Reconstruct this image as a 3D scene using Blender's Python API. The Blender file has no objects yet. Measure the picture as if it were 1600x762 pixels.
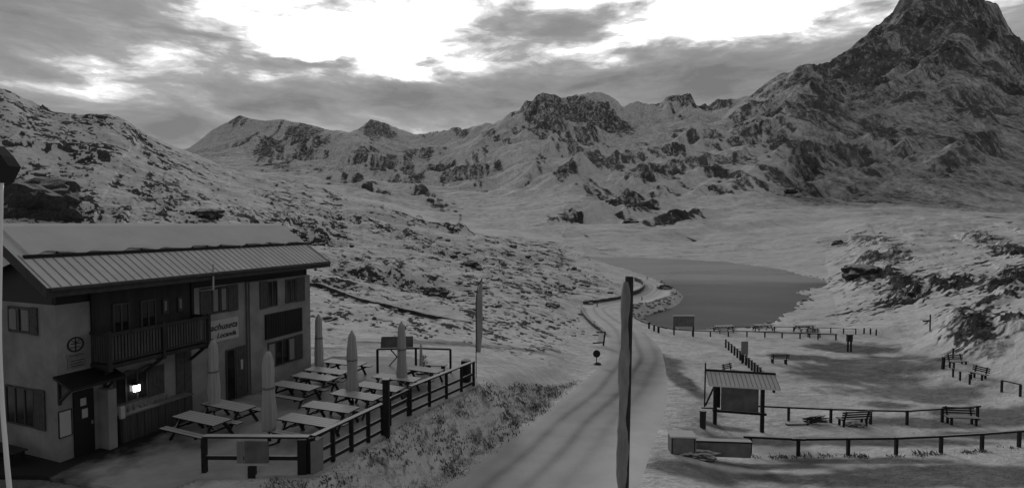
import bpy, math, random
import numpy as np
from mathutils import Vector, Matrix, noise as mnoise
R = math.radians
random.seed(7)
SC = bpy.context.scene
COL = SC.collection

# ------------------------------------------------------------------ camera
F = 830.0; HC = 8.0; PITCH = math.atan(31 / F)
cam_d = bpy.data.cameras.new('camera'); cam = bpy.data.objects.new('camera', cam_d); COL.objects.link(cam)
cam.location = (0, 0, HC); cam.rotation_euler = (R(90) - PITCH, 0, 0)
cam_d.sensor_width = 36; cam_d.lens = 36 * F / 1600; cam_d.clip_start = 0.1; cam_d.clip_end = 40000
SC.camera = cam

# ------------------------------------------------------------------ world, sun, exposure
SUN_AZ = R(-16); SUN_EL = R(17)          # low in front of the camera, behind cloud
w = bpy.data.worlds.new('World'); SC.world = w; w.use_nodes = True
nt = w.node_tree; nt.nodes.clear()
def N(t, **k):
    n = nt.nodes.new(t)
    for a, b in k.items(): setattr(n, a, b)
    return n
def L(a, b): nt.links.new(a, b)
def M(op, a, b=None, c=None, clamp=False):
    n = N('ShaderNodeMath', operation=op, use_clamp=clamp)
    for i, v in enumerate((a, b, c)):
        if v is None: continue
        if isinstance(v, (int, float)): n.inputs[i].default_value = v
        else: L(v, n.inputs[i])
    return n.outputs[0]
tc = N('ShaderNodeTexCoord'); sx = N('ShaderNodeSeparateXYZ'); L(tc.outputs['Generated'], sx.inputs[0])
X, Y, Z = sx.outputs
def noise_n(vec, scale, detail=6, rough=.55, dist=0.0):
    n = N('ShaderNodeTexNoise'); n.inputs['Scale'].default_value = scale; n.inputs['Detail'].default_value = detail
    n.inputs['Roughness'].default_value = rough; n.inputs['Distortion'].default_value = dist
    L(vec, n.inputs['Vector']); return n.outputs['Fac']
az = M('ARCTAN2', X, Y); el = M('ARCSINE', Z)
zz = M('ADD', M('MAXIMUM', Z, 0.0), 0.16)
cv = N('ShaderNodeCombineXYZ'); L(M('DIVIDE', X, zz), cv.inputs[0]); L(M('DIVIDE', Y, zz), cv.inputs[1])
cw = N('ShaderNodeCombineXYZ'); L(X, cw.inputs[0]); L(Y, cw.inputs[1]); L(M('MULTIPLY', Z, 3.4), cw.inputs[2])
cl1 = noise_n(cw.outputs[0], 2.6, 9, .6, .5)
cl2 = noise_n(cw.outputs[0], 8.0, 8, .62, .35)
wob1 = M('MULTIPLY', M('SUBTRACT', noise_n(cw.outputs[0], 4.5, 5, .55), .5), .35)
wob2 = M('MULTIPLY', M('SUBTRACT', noise_n(cw.outputs[0], 6.1, 5, .55), .5), .10)
azw = M('ADD', az, wob1); elw = M('ADD', el, wob2)
# cloud cover over the pass: (px, py, half width, half height, brightness change)
BLOBS = [(560, 60, 330, 90, .54), (300, 130, 170, 38, .38), (1110, 12, 230, 30, .34), (940, 78, 110, 22, .30), (640, 108, 190, 16, .20),
         (1120, 52, 110, 22, .34), (470, 108, 70, 7, -.45), (700, 100, 90, 6, -.30), (640, 20, 60, 7, -.2), (1240, 40, 60, 14, -.25), (330, 60, 90, 7, -.25), (980, 75, 60, 10, -.2), (1370, 20, 40, 14, -.2), (60, 130, 110, 22, .22), (1300, 60, 60, 30, .25), (1240, 8, 150, 26, .18), (1590, 25, 90, 60, .16),
         (60, 40, 210, 55, -.52), (250, 12, 130, 22, -.22), (880, 50, 115, 26, -.62), (400, 145, 90, 22, -.42), (600, 160, 260, 34, -.60), (820, 130, 210, 34, -.34),
         (1180, 112, 220, 38, -.42), (1250, 150, 200, 60, -.02), (270, 205, 120, 28, -.25), (460, 25, 45, 12, -.35), (235, 195, 200, 24, -.2)]
V = None
for (px, py, rx, ry, am) in BLOBS:
    a0 = math.atan2(px - 800, F); e0 = math.atan2((350 - py) * math.cos(a0), F)
    dx = M('DIVIDE', M('SUBTRACT', azw, a0), rx / F); dy = M('DIVIDE', M('SUBTRACT', elw, e0), ry / F)
    r2 = M('ADD', M('MULTIPLY', dx, dx), M('MULTIPLY', dy, dy))
    g = M('MULTIPLY', M('POWER', math.e, M('MULTIPLY', r2, -1.0)), am)
    V = g if V is None else M('ADD', V, g)
V = M('ADD', V, .53)
back = M('MULTIPLY', M('MULTIPLY_ADD', Y, -.40, .22), 1.0, clamp=False)     # cloud is thicker away from the sun
hi = M('MULTIPLY', M('MAXIMUM', M('SUBTRACT', el, .5), 0.0), .5); V = M('SUBTRACT', V, M('MINIMUM', hi, .3)); thick = M('SUBTRACT', 1.0, M('MINIMUM', M('ADD', M('MULTIPLY', M('MAXIMUM', back, 0.0), 1.1), M('MULTIPLY', hi, 1.0)), .55))
V = M('ADD', V, M('MULTIPLY', M('SUBTRACT', cl1, .5), .75)); V = M('ADD', V, M('MULTIPLY', M('SUBTRACT', cl2, .5), 1.25))
ramp = N('ShaderNodeValToRGB'); L(V, ramp.inputs[0]); cr = ramp.color_ramp
for i, (p, v) in enumerate([(0.0, .125), (.15, .165), (.36, .20), (.54, .27), (.69, .54), (.83, 1.05)]):
    e = cr.elements[i] if i < 2 else cr.elements.new(p)
    e.position = p; e.color = (v, v, v * 1.012, 1)
sky = N('ShaderNodeTexSky', sky_type='NISHITA', sun_disc=False, sun_elevation=SUN_EL, sun_rotation=SUN_AZ, altitude=2300)
bw = N('ShaderNodeRGBToBW'); L(sky.outputs[0], bw.inputs[0])
bg1 = N('ShaderNodeBackground'); L(bw.outputs[0], bg1.inputs[0]); bg1.inputs[1].default_value = .05
bg2 = N('ShaderNodeBackground'); L(ramp.outputs[0], bg2.inputs[0]); L(thick, bg2.inputs[1])
bmix = N('ShaderNodeMixShader'); bmix.inputs[0].default_value = .93; L(bg1.outputs[0], bmix.inputs[1]); L(bg2.outputs[0], bmix.inputs[2])
wo = N('ShaderNodeOutputWorld'); L(bmix.outputs[0], wo.inputs[0])
w.cycles.sampling_method = 'MANUAL'; w.cycles.sample_map_resolution = 1024
sd = bpy.data.lights.new('sun', 'SUN'); sd.energy = 0.5; sd.angle = R(16); sd.color = (1, .99, .98)
so = bpy.data.objects.new('sun', sd); COL.objects.link(so)
dirv = Vector((math.sin(SUN_AZ) * math.cos(SUN_EL), math.cos(SUN_AZ) * math.cos(SUN_EL), math.sin(SUN_EL)))
so.rotation_euler = dirv.to_track_quat('Z', 'Y').to_euler()
vs = SC.view_settings; vs.view_transform = 'Standard'; vs.look = 'None'; vs.gamma = 1; vs.exposure = 0.57; vs.use_curve_mapping = False

# ------------------------------------------------------------------ materials (neutral greys: the photograph has no colour)
def mat(name, v, rough=.8, var=.25, scale=6.0, bump=.15, snow=0.0, stretch=(1, 1, 1), snow_v=.62, snow_lo=.55, metal=0.0, emit=0.0):
    m = bpy.data.materials.new(name); m.use_nodes = True; t = m.node_tree; n = t.nodes; b = n['Principled BSDF']
    b.inputs['Roughness'].default_value = rough; b.inputs['Metallic'].default_value = metal; b.inputs['Specular IOR Level'].default_value = .3
    tcn = n.new('ShaderNodeTexCoord'); mp = n.new('ShaderNodeMapping'); mp.inputs['Scale'].default_value = stretch
    t.links.new(tcn.outputs['Object'], mp.inputs[0])
    no = n.new('ShaderNodeTexNoise'); no.inputs['Scale'].default_value = scale; no.inputs['Detail'].default_value = 7; no.inputs['Roughness'].default_value = .6
    t.links.new(mp.outputs[0], no.inputs['Vector'])
    r = n.new('ShaderNodeMapRange'); r.inputs['From Min'].default_value = .3; r.inputs['From Max'].default_value = .7
    r.inputs['To Min'].default_value = v * (1 - var); r.inputs['To Max'].default_value = v * (1 + var)
    t.links.new(no.outputs['Fac'], r.inputs['Value']); out = r.outputs[0]
    if snow > 0:
        ge = n.new('ShaderNodeNewGeometry'); sp = n.new('ShaderNodeSeparateXYZ'); t.links.new(ge.outputs['True Normal'], sp.inputs[0])
        n2 = n.new('ShaderNodeTexNoise'); n2.inputs['Scale'].default_value = 5; n2.inputs['Detail'].default_value = 5
        t.links.new(tcn.outputs['Object'], n2.inputs['Vector'])
        ad = n.new('ShaderNodeMath'); ad.operation = 'MULTIPLY_ADD'; ad.inputs[1].default_value = .5; t.links.new(n2.outputs['Fac'], ad.inputs[0]); t.links.new(sp.outputs[2], ad.inputs[2])
        mr = n.new('ShaderNodeMapRange'); mr.inputs['From Min'].default_value = snow_lo + .15; mr.inputs['From Max'].default_value = snow_lo + .45
        mr.inputs['To Max'].default_value = snow
        t.links.new(ad.outputs[0], mr.inputs['Value'])
        mx = n.new('ShaderNodeMix'); mx.data_type = 'FLOAT'; t.links.new(mr.outputs[0], mx.inputs['Factor']); t.links.new(out, mx.inputs[2]); mx.inputs[3].default_value = snow_v
        out = mx.outputs[0]
    cb = n.new('ShaderNodeCombineColor'); 
    for i in range(3): t.links.new(out, cb.inputs[i])
    t.links.new(cb.outputs[0], b.inputs['Base Color'])
    if bump:
        bp = n.new('ShaderNodeBump'); bp.inputs['Strength'].default_value = bump; bp.inputs['Distance'].default_value = .03
        t.links.new(no.outputs['Fac'], bp.inputs['Height']); t.links.new(bp.outputs[0], b.inputs['Normal'])
    if emit:
        b.inputs['Emission Color'].default_value = (1, 1, 1, 1); b.inputs['Emission Strength'].default_value = emit
    return m
MT = dict(
    plaster=mat('plaster', .25, .9, .28, .9, .35), plaster_dark=mat('plaster_dark', .16, .9, .2, 1.6, .2),
    wood=mat('dark_wood', .03, .75, .45, 3, .4, stretch=(1, 1, .15)), wood2=mat('brown_wood', .06, .75, .35, 3, .4, stretch=(4, 4, .3)),
    plank=mat('shutter_wood', .065, .7, .25, 5, .2), timber=mat('snowy_timber', .018, .85, .5, 5, .4, snow=.95, snow_v=.62),
    table=mat('snowy_table_wood', .03, .8, .4, 5, .4, snow=.95, snow_v=.60, snow_lo=.5), black=mat('black_paint', .012, .6, .2, 5, .05),
    fascia=mat('fascia_wood', .05, .8, .3, 4, .2), snow=mat('roof_snow', .66, .9, .07, .9, .35), roofm=mat('snowy_roof_metal', .70, .7, .12, .8, .25),
    seam=mat('roof_seam_metal', .28, .6, .2, 4, .1), glass=mat('window_glass', .015, .08, .3, 2, 0), curtain=mat('curtain', .25, .9, .2, 12, .2, stretch=(6, 6, .3)),
    signw=mat('sign_white', .42, .8, .08, 3, .05), signg=mat('sign_grey', .2, .7, .2, 3, .05), letter=mat('letter_paint', .02, .7, .1, 5, 0),
    paper=mat('paper', .4, .8, .08, 6, 0), metal=mat('grey_metal', .30, .4, .2, 6, .05, metal=.4), cloth=mat('parasol_cloth', .42, .95, .14, 4, .4, stretch=(5, 5, .3)),
    flag=mat('flag_cloth', .34, .9, .2, 2, .2), pole=mat('weathered_pole', .035, .85, .4, 4, .5, stretch=(3, 3, .4)), wrap=mat('faded_wrap_cloth', .27, .95, .35, 2.2, .5, stretch=(2, 2, .5)),
    rock=mat('dark_rock', .06, .95, .5, 2.2, .8, snow=.9, snow_v=.6, snow_lo=.62), stone=mat('wall_stone', .07, .95, .4, 4, .6, snow=.95, snow_v=.5),
    grass=mat('dry_grass', .15, .95, .6, 1.3, .2), frost=mat('frosted_grass', .5, .95, .3, 1.3, .2), deck=None, lamp=mat('lamp_glow', .9, .5, 0, 1, 0, emit=6.0),
    bright=mat('white_panel_and_reflection', .9, .35, .1, 2, .1), board=mat('information_panel', .13, .6, .45, 1.6, .05), boardsnow=mat('frosted_panel', .2, .8, .3, 2, .1, snow=.9))

# ------------------------------------------------------------------ pixel rays and terrain
cp, sp_ = math.cos(PITCH), math.sin(PITCH)
def ray(px, py):
    a = (px - 800) / F; b = (381 - py) / F
    return np.array([a, cp + b * sp_, -sp_ + b * cp])
def PD(px, py, d):                       # point seen at (px, py) at forward distance d
    r = ray(px, py); r = r / r[1] * d
    return np.array([r[0], r[1], r[2] + HC])
def PZ(px, py, z):                       # point seen at (px, py) at height z
    r = ray(px, py); t = (z - HC) / r[2]
    return np.array([r[0] * t, r[1] * t, z])

_rng = np.random.RandomState(3); _perm = _rng.permutation(4096); _gr = _rng.rand(4096) * 2 * np.pi
_gx, _gy = np.cos(_gr), np.sin(_gr)
def perlin(x, y, s=0):
    xi = np.floor(x).astype(np.int64); yi = np.floor(y).astype(np.int64); xf = x - xi; yf = y - yi
    u = xf * xf * xf * (xf * (xf * 6 - 15) + 10); v = yf * yf * yf * (yf * (yf * 6 - 15) + 10)
    def g(ix, iy, dx, dy):
        h = _perm[(_perm[(ix + s * 131) & 4095] + iy) & 4095]
        return _gx[h] * dx + _gy[h] * dy
    a = g(xi, yi, xf, yf); b = g(xi + 1, yi, xf - 1, yf); c = g(xi, yi + 1, xf, yf - 1); d = g(xi + 1, yi + 1, xf - 1, yf - 1)
    return ((a * (1 - u) + b * u) * (1 - v) + (c * (1 - u) + d * u) * v) * 1.5
def sst(a, b, x):
    t = np.clip((x - a) / (b - a), 0, 1); return t * t * (3 - 2 * t)

# near ground: thin-plate surface through (px, py, drop below the camera)
NEAR = [(100,725,8),(330,742,8),(485,742,8),(250,650,8),(300,600,8),(480,590,8),(600,682,8),(640,650,8),(740,604,8),(560,560,8),(650,560,8),(715,565,8.1),(400,640,8),(550,640,8),
 (500,535,8),(600,537,8.1),(700,540,8.6),(765,592,8.5),(800,566,9.1),(800,541,9.5),(870,548,10.3),(905,555,10.8),(870,575,10.2),(20,560,8),(-400,600,8),
 (200,790,8.9),(60,790,8.9),(400,800,8.9),(560,765,8.75),(655,700,8.75),(745,640,9.0),(830,600,9.6),(640,745,9.1),(745,680,9.5),
 (640,800,9.4),(690,762,9.6),(770,700,9.9),(838,650,10.3),(905,600,10.7),(938,565,11.0),(945,540,11.3),(942,520,11.5),(1005,762,9.6),(1022,700,9.95),(1040,650,10.3),(1045,600,10.7),(1040,565,11.0),(1030,540,11.35),(1012,520,11.6),
 (400,1000,9.2),(985,1000,9.2),(1500,1000,9.6),(-600,900,8.8),(2500,900,10),
 (1150,668,11),(1600,690,10.9),(1300,658,11),(1100,700,10.7),(1600,712,10.6),(1250,712,10.65),(1420,712,10.65),(1080,762,9.9),(1600,762,10.2),(1300,745,10.35),(1200,562,11.7),(1400,562,11.7),(1600,620,10.9),(1540,590,10.9),
 (1090,525,12.2),(1220,526,12.2),(1330,525,12.1),(1440,530,11.9),(1480,552,11.5),(1200,600,11.4),(1400,620,11.3),(1100,600,11.0),(1560,520,9.0),(1700,560,8.5),(1600,500,8.2),(2400,560,8),(1500,515,9.9),(1420,505,11.4)]
def _pt(px, py, dr):
    p = PZ(px, py, HC - dr); return p
_np_ = np.array([_pt(*n) for n in NEAR]); _nx, _ny, _nz = _np_[:, 0], _np_[:, 1], _np_[:, 2]
def _tps(r2): return np.where(r2 > 1e-9, r2 * np.log(np.maximum(r2, 1e-9)), 0)
n_ = len(_nx); K = _tps((_nx[:, None] - _nx) ** 2 + (_ny[:, None] - _ny) ** 2) + np.eye(n_) * 2.0
Pm = np.stack([np.ones(n_), _nx, _ny], 1); A = np.zeros((n_ + 3, n_ + 3)); A[:n_, :n_] = K; A[:n_, n_:] = Pm; A[n_:, :n_] = Pm.T
_wt = np.linalg.solve(A, np.concatenate([_nz, np.zeros(3)]))
def near_z(x, y):
    s = x.shape; x = x.ravel(); y = y.ravel(); out = np.empty_like(x)
    for i in range(0, len(x), 100000):
        a = x[i:i + 100000]; b = y[i:i + 100000]
        out[i:i + 100000] = _tps((a[:, None] - _nx) ** 2 + (b[:, None] - _ny) ** 2) @ _wt[:n_] + _wt[n_] + _wt[n_ + 1] * a + _wt[n_ + 2] * b
    return np.clip(out, -6, 3).reshape(s)
def kk(px): return (px - 800) / F
DB = [(-1500, 36), (500, 37), (700, 42), (900, 52), (1000, 60), (1400, 60), (1480, 50), (1600, 46), (3000, 40)]
_dbk = np.array([kk(a) for a, _ in DB]); _dbd = np.array([b for _, b in DB], float)
LAY = [
 [(-1500,430,62),(0,430,60),(150,430,60),(290,430,62),(450,440,65),(600,450,68),(750,462,70),(900,484,72),(960,475,80),(1000,500,74),(1050,515,69),(1200,512,71),(1290,512,68),(1350,505,66),(1430,495,64),(1500,492,57),(1600,478,54),(3000,470,50)],
 [(-1500,300,110),(0,300,110),(150,300,115),(290,315,120),(450,352,125),(600,382,120),(750,408,115),(900,444,100),(960,452,102),(1050,465,100),(1200,462,100),(1290,466,96),(1350,462,84),(1430,455,80),(1500,445,76),(1600,440,70),(3000,430,66)],
 [(-1500,100,200),(0,132,200),(50,160,206),(100,175,210),(130,173,212),(190,185,220),(215,203,225),(260,226,235),(290,234,240),(340,256,238),(400,273,235),(500,293,225),(560,311,220),(650,337,200),(740,361,182),(830,386,160),(900,407,140),(930,415,132),(965,427,128),(1000,438,130),(1050,440,132),(1200,432,135),(1290,436,128),(1340,428,112),(1430,418,105),(1500,412,102),(1600,402,100),(3000,395,95)],
 [(-1500,180,330),(0,200,330),(290,262,340),(450,310,330),(600,352,300),(750,380,260),(900,406,205),(960,405,206),(1050,404,208),(1200,413,184),(1290,418,160),(1340,412,140),(1430,400,130),(1500,392,132),(1600,383,135),(3000,380,130)],
 [(-1500,250,600),(0,258,600),(290,268,700),(450,278,650),(600,304,600),(680,345,450),(750,352,420),(900,374,320),(1050,374,310),(1200,372,300),(1300,374,260),(1350,370,240),(1430,360,240),(1500,358,250),(1600,352,250),(3000,350,250)],
 [(-1500,250,1200),(0,255,1200),(290,250,1500),(370,250,1500),(450,256,1500),(560,272,1300),(640,292,1000),(700,300,950),(750,298,900),(900,302,650),(1050,312,600),(1200,305,550),(1280,318,520),(1350,318,520),(1430,325,480),(1500,330,450),(1600,336,430),(3000,340,420)],
 [(-1500,240,2000),(0,240,2000),(290,240,2300),(370,215,2300),(430,222,2400),(490,208,2700),(525,203,2800),(560,209,2750),(590,222,2650),(615,233,2600),(640,240,2550),(665,240,2400),(700,232,2200),(735,222,2100),(765,204,2000),(790,190,1950),(815,184,1900),(850,205,1600),(930,222,1350),(1000,205,1500),(1100,192,1350),(1160,210,1000),(1250,190,900),(1320,210,860),(1420,190,850),(1500,200,800),(1600,240,700),(3000,260,700)],
 [(-1500,236,2500),(0,238,2500),(290,235,2650),(400,205,2700),(490,203,2950),(540,216,3150),(590,240,3100),(640,254,3000),(700,250,2700),(750,232,2450),(790,204,2200),(815,188,2120),(850,180,1900),(930,185,1800),(1000,188,1780),(1100,180,1600),(1160,172,1350),(1250,142,1150),(1320,132,1150),(1420,82,1150),(1500,62,1130),(1600,130,1000),(3000,275,800)],
 [(-1500,230,3000),(0,235,3000),(250,240,3000),(295,231,3000),(315,215,3000),(330,200,3000),(350,190,3000),(375,179,3000),(392,184,3000),(415,187,3000),(440,180,3000),(462,186,3000),(480,193,3050),(510,198,3100),(540,206,3500),(556,199,4000),(572,191,4300),(590,186,4500),(606,195,4600),(622,202,4700),(640,208,4900),(665,214,5000),(690,208,4900),(715,205,4500),(735,199,3800),(745,193,3500),(760,189,3200),(775,184,2900),(790,180,2600),(810,176,2400),(822,165,2300),(836,156,2200),(850,151,2200),(862,154,2200),(876,163,2200),(890,166,2200),(905,163,2200),(920,156,2200),(935,154,2200),(950,154,2150),(965,160,2100),(975,174,2050),(990,169,2000),(1002,173,2000),(1020,172,2000),(1035,166,2000),(1055,162,2000),(1075,164,1950),(1088,174,1900),(1100,170,1900),(1112,158,1850),(1124,155,1800),(1134,166,1800),(1145,160,1750),(1170,142,1650),(1200,125,1550),(1235,112,1450),(1255,96,1400),(1280,95,1350),(1295,100,1350),(1310,85,1350),(1335,66,1370),(1355,47,1390),(1380,34,1400),(1395,20,1400),(1412,-4,1400),(1440,-26,1400),(1468,-38,1400),(1500,-18,1390),(1532,0,1370),(1560,20,1320),(1580,42,1270),(1600,60,1230),(1700,150,1100),(1900,230,1000),(3000,290,900)],
 [(-1500,300,4500),(500,300,4800),(640,260,7500),(760,280,5600),(850,240,3200),(1150,260,2600),(1300,220,2000),(1465,140,1950),(1600,200,1900),(3000,320,1500)],
 [(-1500,345,9000),(800,345,9000),(3000,345,9000)]]
_LK = []
for lay in LAY:
    k = []; zr = []; ld = []
    for (px, py, d) in lay:
        p = PD(px, py, d); k.append(p[0] / p[1]); zr.append((p[2] - HC) / d); ld.append(math.log(d))
    k, zr, ld = map(np.array, (k, zr, ld))
    for i in range(1, len(k)):
        if k[i] <= k[i - 1]: k[i] = k[i - 1] + 1e-4
    _LK.append((k, zr, ld))
def far_z(k, d):
    db = np.interp(k, _dbk, _dbd)
    zn = near_z(k * db, db)
    lds = [np.log(db)]; zs = [zn]
    for (kx, zr, ld) in _LK:
        l = np.maximum(np.interp(k, kx, ld), lds[-1] + .04); lds.append(l); zs.append(HC + np.interp(k, kx, zr) * np.exp(l))
    out = zs[0].copy(); l = np.log(d)
    for i in range(len(lds) - 1):
        # linear in distance between the layers
        da, dbb = np.exp(lds[i]), np.exp(lds[i + 1])
        t = (d - da) / (dbb - da); m = (t >= 0) & (t < 1)
        out = np.where(m, zs[i] + (zs[i + 1] - zs[i]) * t, out)
    out = np.where(l >= lds[-1], zs[-1], out)
    return out, db

# road: paired edges (left px, py, right px, py, drop)
ROAD = [(350,1050,975,1050,9.1),(640,800,1000,800,9.4),(690,762,1005,762,9.6),(733,730,1014,730,9.75),(770,700,1022,700,9.95),(806,674,1032,674,10.15),(838,650,1040,650,10.3),(878,621,1044,621,10.5),(905,600,1045,600,10.7),(926,580,1043,580,10.88),(938,565,1040,565,11.0),(944,550,1036,550,11.2),
 (945,538,1030,540,11.33),(942,522,1014,524,11.5),(932,506,996,510,11.66),(920,494,980,498,11.8),(913,485,968,490,11.9),(914,478,958,484,12.0),(932,474,962,480,12.08),(955,470.5,975,477,12.12),(978,466,996,474,12.2),(996,461,1022,470,12.25),(1006,456,1040,464,12.3),(1010,450,1048,457,12.3),(1008,444,1044,448,12.25),(998,439.5,1026,441,12.2),(985,436,1004,436,12.1),(968,433.5,984,432.5,12.0),(945,431,955,429.5,11.9)]
RL = np.array([PZ(a, b, HC - e) for a, b, c, d, e in ROAD]); RRt = np.array([PZ(c, d, HC - e) for a, b, c, d, e in ROAD])
def resamp(P, n):
    t = np.arange(len(P)); tt = np.linspace(0, len(P) - 1, n)
    # Catmull-Rom
    out = []
    for u in tt:
        i = min(int(u), len(P) - 2); f = u - i
        p0 = P[max(i - 1, 0)]; p1 = P[i]; p2 = P[i + 1]; p3 = P[min(i + 2, len(P) - 1)]
        out.append(.5 * ((2 * p1) + (-p0 + p2) * f + (2 * p0 - 5 * p1 + 4 * p2 - p3) * f * f + (-p0 + 3 * p1 - 3 * p2 + p3) * f ** 3))
    return np.array(out)
RLs, RRs = resamp(RL, 160), resamp(RRt, 160)
def seg_dist(x, y, P, closed=False):
    """distance to polyline and the interpolated z and parameter"""
    best = np.full(x.shape, 1e9); zb = np.zeros(x.shape)
    n = len(P)
    for i in range(n if closed else n - 1):
        a = P[i]; b = P[(i + 1) % n]; dx, dy = b[0] - a[0], b[1] - a[1]; l2 = dx * dx + dy * dy + 1e-9
        t = np.clip(((x - a[0]) * dx + (y - a[1]) * dy) / l2, 0, 1)
        dd = np.hypot(x - a[0] - t * dx, y - a[1] - t * dy); m = dd < best
        best = np.where(m, dd, best); zb = np.where(m, a[2] + (b[2] - a[2]) * t, zb)
    return best, zb
def inside(x, y, P):
    c = np.zeros(x.shape, bool); n = len(P); j = n - 1
    for i in range(n):
        xi, yi, xj, yj = P[i][0], P[i][1], P[j][0], P[j][1]
        if yi != yj: c ^= ((yi > y) != (yj > y)) & (x < (xj - xi) * (y - yi) / (yj - yi) + xi)
        j = i
    return c
ROADPOLY = np.concatenate([RLs, RRs[::-1]])
LAKE_Z = HC - 13.5
LAKE = np.array([PZ(a, b, LAKE_Z) for a, b in [(1004,500),(1016,508),(1032,513),(1060,515),(1100,516),(1150,515),(1185,510),(1205,503),(1216,497),(1226,491),(1243,487),(1250,482),(1246,476),(1252,470),(1262,466),(1258,461),(1242,457),(1262,452),(1290,448),(1296,443),(1288,438),(1262,432),(1235,425),(1205,419),(1170,414),(1120,409),(1060,405),(1000,403),(950,403),(915,404),(900,407),(940,412),(985,424),(1005,430),(1030,438),(1046,446),(1052,455),(1064,463),(1056,468),(1040,474),(1030,482),(1018,488),(1008,493)]])
# terrace slab polygon (z = 0)
TERR = np.array([PZ(a, b, 0) for a, b in [(60,742),(120,752),(200,764),(262,762),(312,742),(490,741),(600,680),(645,650),(748,600),(740,585),(640,556),(520,556),(480,570)]] + [PZ(-60, 600, 0), PZ(-60, 742, 0)])
def height(x, y, detail=False):
    x = np.asarray(x, float); y = np.maximum(np.asarray(y, float), .5); k = x / y
    nz = near_z(x, y); fz, db = far_z(k, y)
    t = sst(0, 1, (y - db) / (db * .12) + .5); z = nz * (1 - t) + fz * t
    # lake basin
    m = (y > 45) & (y < 260) & (x > -20) & (x < 130)
    if m.any():
        xs, ys = x[m], y[m]; dd, _ = seg_dist(xs, ys, LAKE, True); ins = inside(xs, ys, LAKE); wv = perlin(xs / 3.1, ys / 4.0, 81) * .9 + perlin(xs / 1.1, ys / 1.4, 82) * .35; sgn = np.where(ins, -dd, dd) + wv; ins = sgn < 0; dd = np.abs(sgn); zz_ = z[m]
        out_ = np.maximum(zz_, LAKE_Z + .08 + np.minimum(dd, 6) * .05); out_ = zz_ * sst(2, 9, dd) + out_ * (1 - sst(2, 9, dd)) if True else out_
        out_ = np.maximum(out_, LAKE_Z + .05 + np.minimum(dd, 5) * .1)
        z[m] = np.where(ins, LAKE_Z - .25 - np.minimum(dd, 4) * .3, out_)
    m = (y < 130) & (x > -14) & (x < 40)
    if m.any():
        xs, ys = x[m], y[m]; dl, zl = seg_dist(xs, ys, RLs[::2]); dr, zr = seg_dist(xs, ys, RRs[::2]); ins = inside(xs, ys, ROADPOLY[::2])
        d_ = np.where(ins, 0, np.minimum(dl, dr)); zr_ = np.where(dl < dr, zl, zr); zin = (zl * dr + zr * dl) / (dl + dr + 1e-6)
        tgt = np.where(ins, zin - .10 * sst(.05, .7, np.minimum(dl, dr)), zr_); wgt = 1 - sst(.3, 3.0, d_); z[m] = z[m] * (1 - wgt) + tgt * wgt
    m = (y < 45) & (x < 0)
    if m.any():
        xs, ys = x[m], y[m]; ins = inside(xs, ys, TERR); dd, _ = seg_dist(xs, ys, TERR, True)
        z[m] = np.where(ins, -.14, (-.10 - .12 * dd) * (1 - sst(.2, 2.0, dd)) + z[m] * sst(.2, 2.0, dd))
    return z
def G(x, y): return float(height(np.array([x]), np.array([y]))[0])
_ds = np.exp(np.linspace(math.log(9), math.log(700), 900))
def hit(px, py):
    r = ray(px, py); r = r / r[1]; h = height(r[0] * _ds, _ds); zr = HC + r[2] * _ds; b = np.where(zr <= h)[0]
    i = b[0] if len(b) else len(_ds) - 1
    if i > 0:
        a0 = zr[i - 1] - h[i - 1]; a1 = h[i] - zr[i]; d = _ds[i - 1] + (_ds[i] - _ds[i - 1]) * a0 / max(a0 + a1, 1e-9)
    else: d = _ds[0]
    return Vector((r[0] * d, d, G(r[0] * d, d)))

# ---- terrain mesh
kin = np.linspace(-1.06, 1.06, 1250); kl = -np.exp(np.linspace(math.log(4.5), math.log(1.065), 60)); kr = np.exp(np.linspace(math.log(1.065), math.log(4.5), 60))
ks = np.concatenate([kl, kin, kr])
ds = np.concatenate([np.exp(np.linspace(math.log(3.0), math.log(60), 330, False)), np.exp(np.linspace(math.log(60), math.log(330), 340, False)), np.exp(np.linspace(math.log(330), math.log(2600), 600, False)), np.exp(np.linspace(math.log(2600), math.log(9000), 160))])
KK, DD = np.meshgrid(ks, ds); XX = KK * DD; YY = DD
ZZ = height(XX, YY)
# smooth the creases along the far layers
KC = 21
if True:
    pad = np.pad(ZZ, ((0, 0), (KC, KC)), mode='edge'); cs = np.cumsum(np.concatenate([np.zeros((len(ds), 1)), pad], 1), 1)
    sm_ = (cs[:, 2 * KC + 1:] - cs[:, :-2 * KC - 1])[:, :ZZ.shape[1]] / (2 * KC + 1)
    wk = np.clip(sst(64, 80, DD) * (1 - sst(1.0, 1.06, np.abs(KK))), 0, 1) * np.where(DD > 215, 1, 1 - sst(800, 880, 800 + KK * F)); wk = wk * (1 - .72 * sst(500, 900, DD))
    ZZ = ZZ * (1 - wk) + sm_ * wk
for _ in range(14):
    S = ZZ.copy(); S[1:-1] = (ZZ[:-2] + 2 * ZZ[1:-1] + ZZ[2:]) / 4; wf = sst(140, 200, DD); ZZ = ZZ * (1 - wf) + S * wf
PX = 800 + KK * F; PY = 350 - (ZZ - HC) / DD * F
def blob(cx, cy, rx, ry, ang=0):
    c, s = math.cos(R(ang)), math.sin(R(ang)); dx = PX - cx; dy = PY - cy
    u = (dx * c + dy * s) / rx; v = (-dx * s + dy * c) / ry
    return np.exp(-(u * u + v * v))
front = DD < 5000
glac = np.exp(-((PX - 665) / 75) ** 2) * sst(3100, 3400, DD) * (PY > 216)
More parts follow.
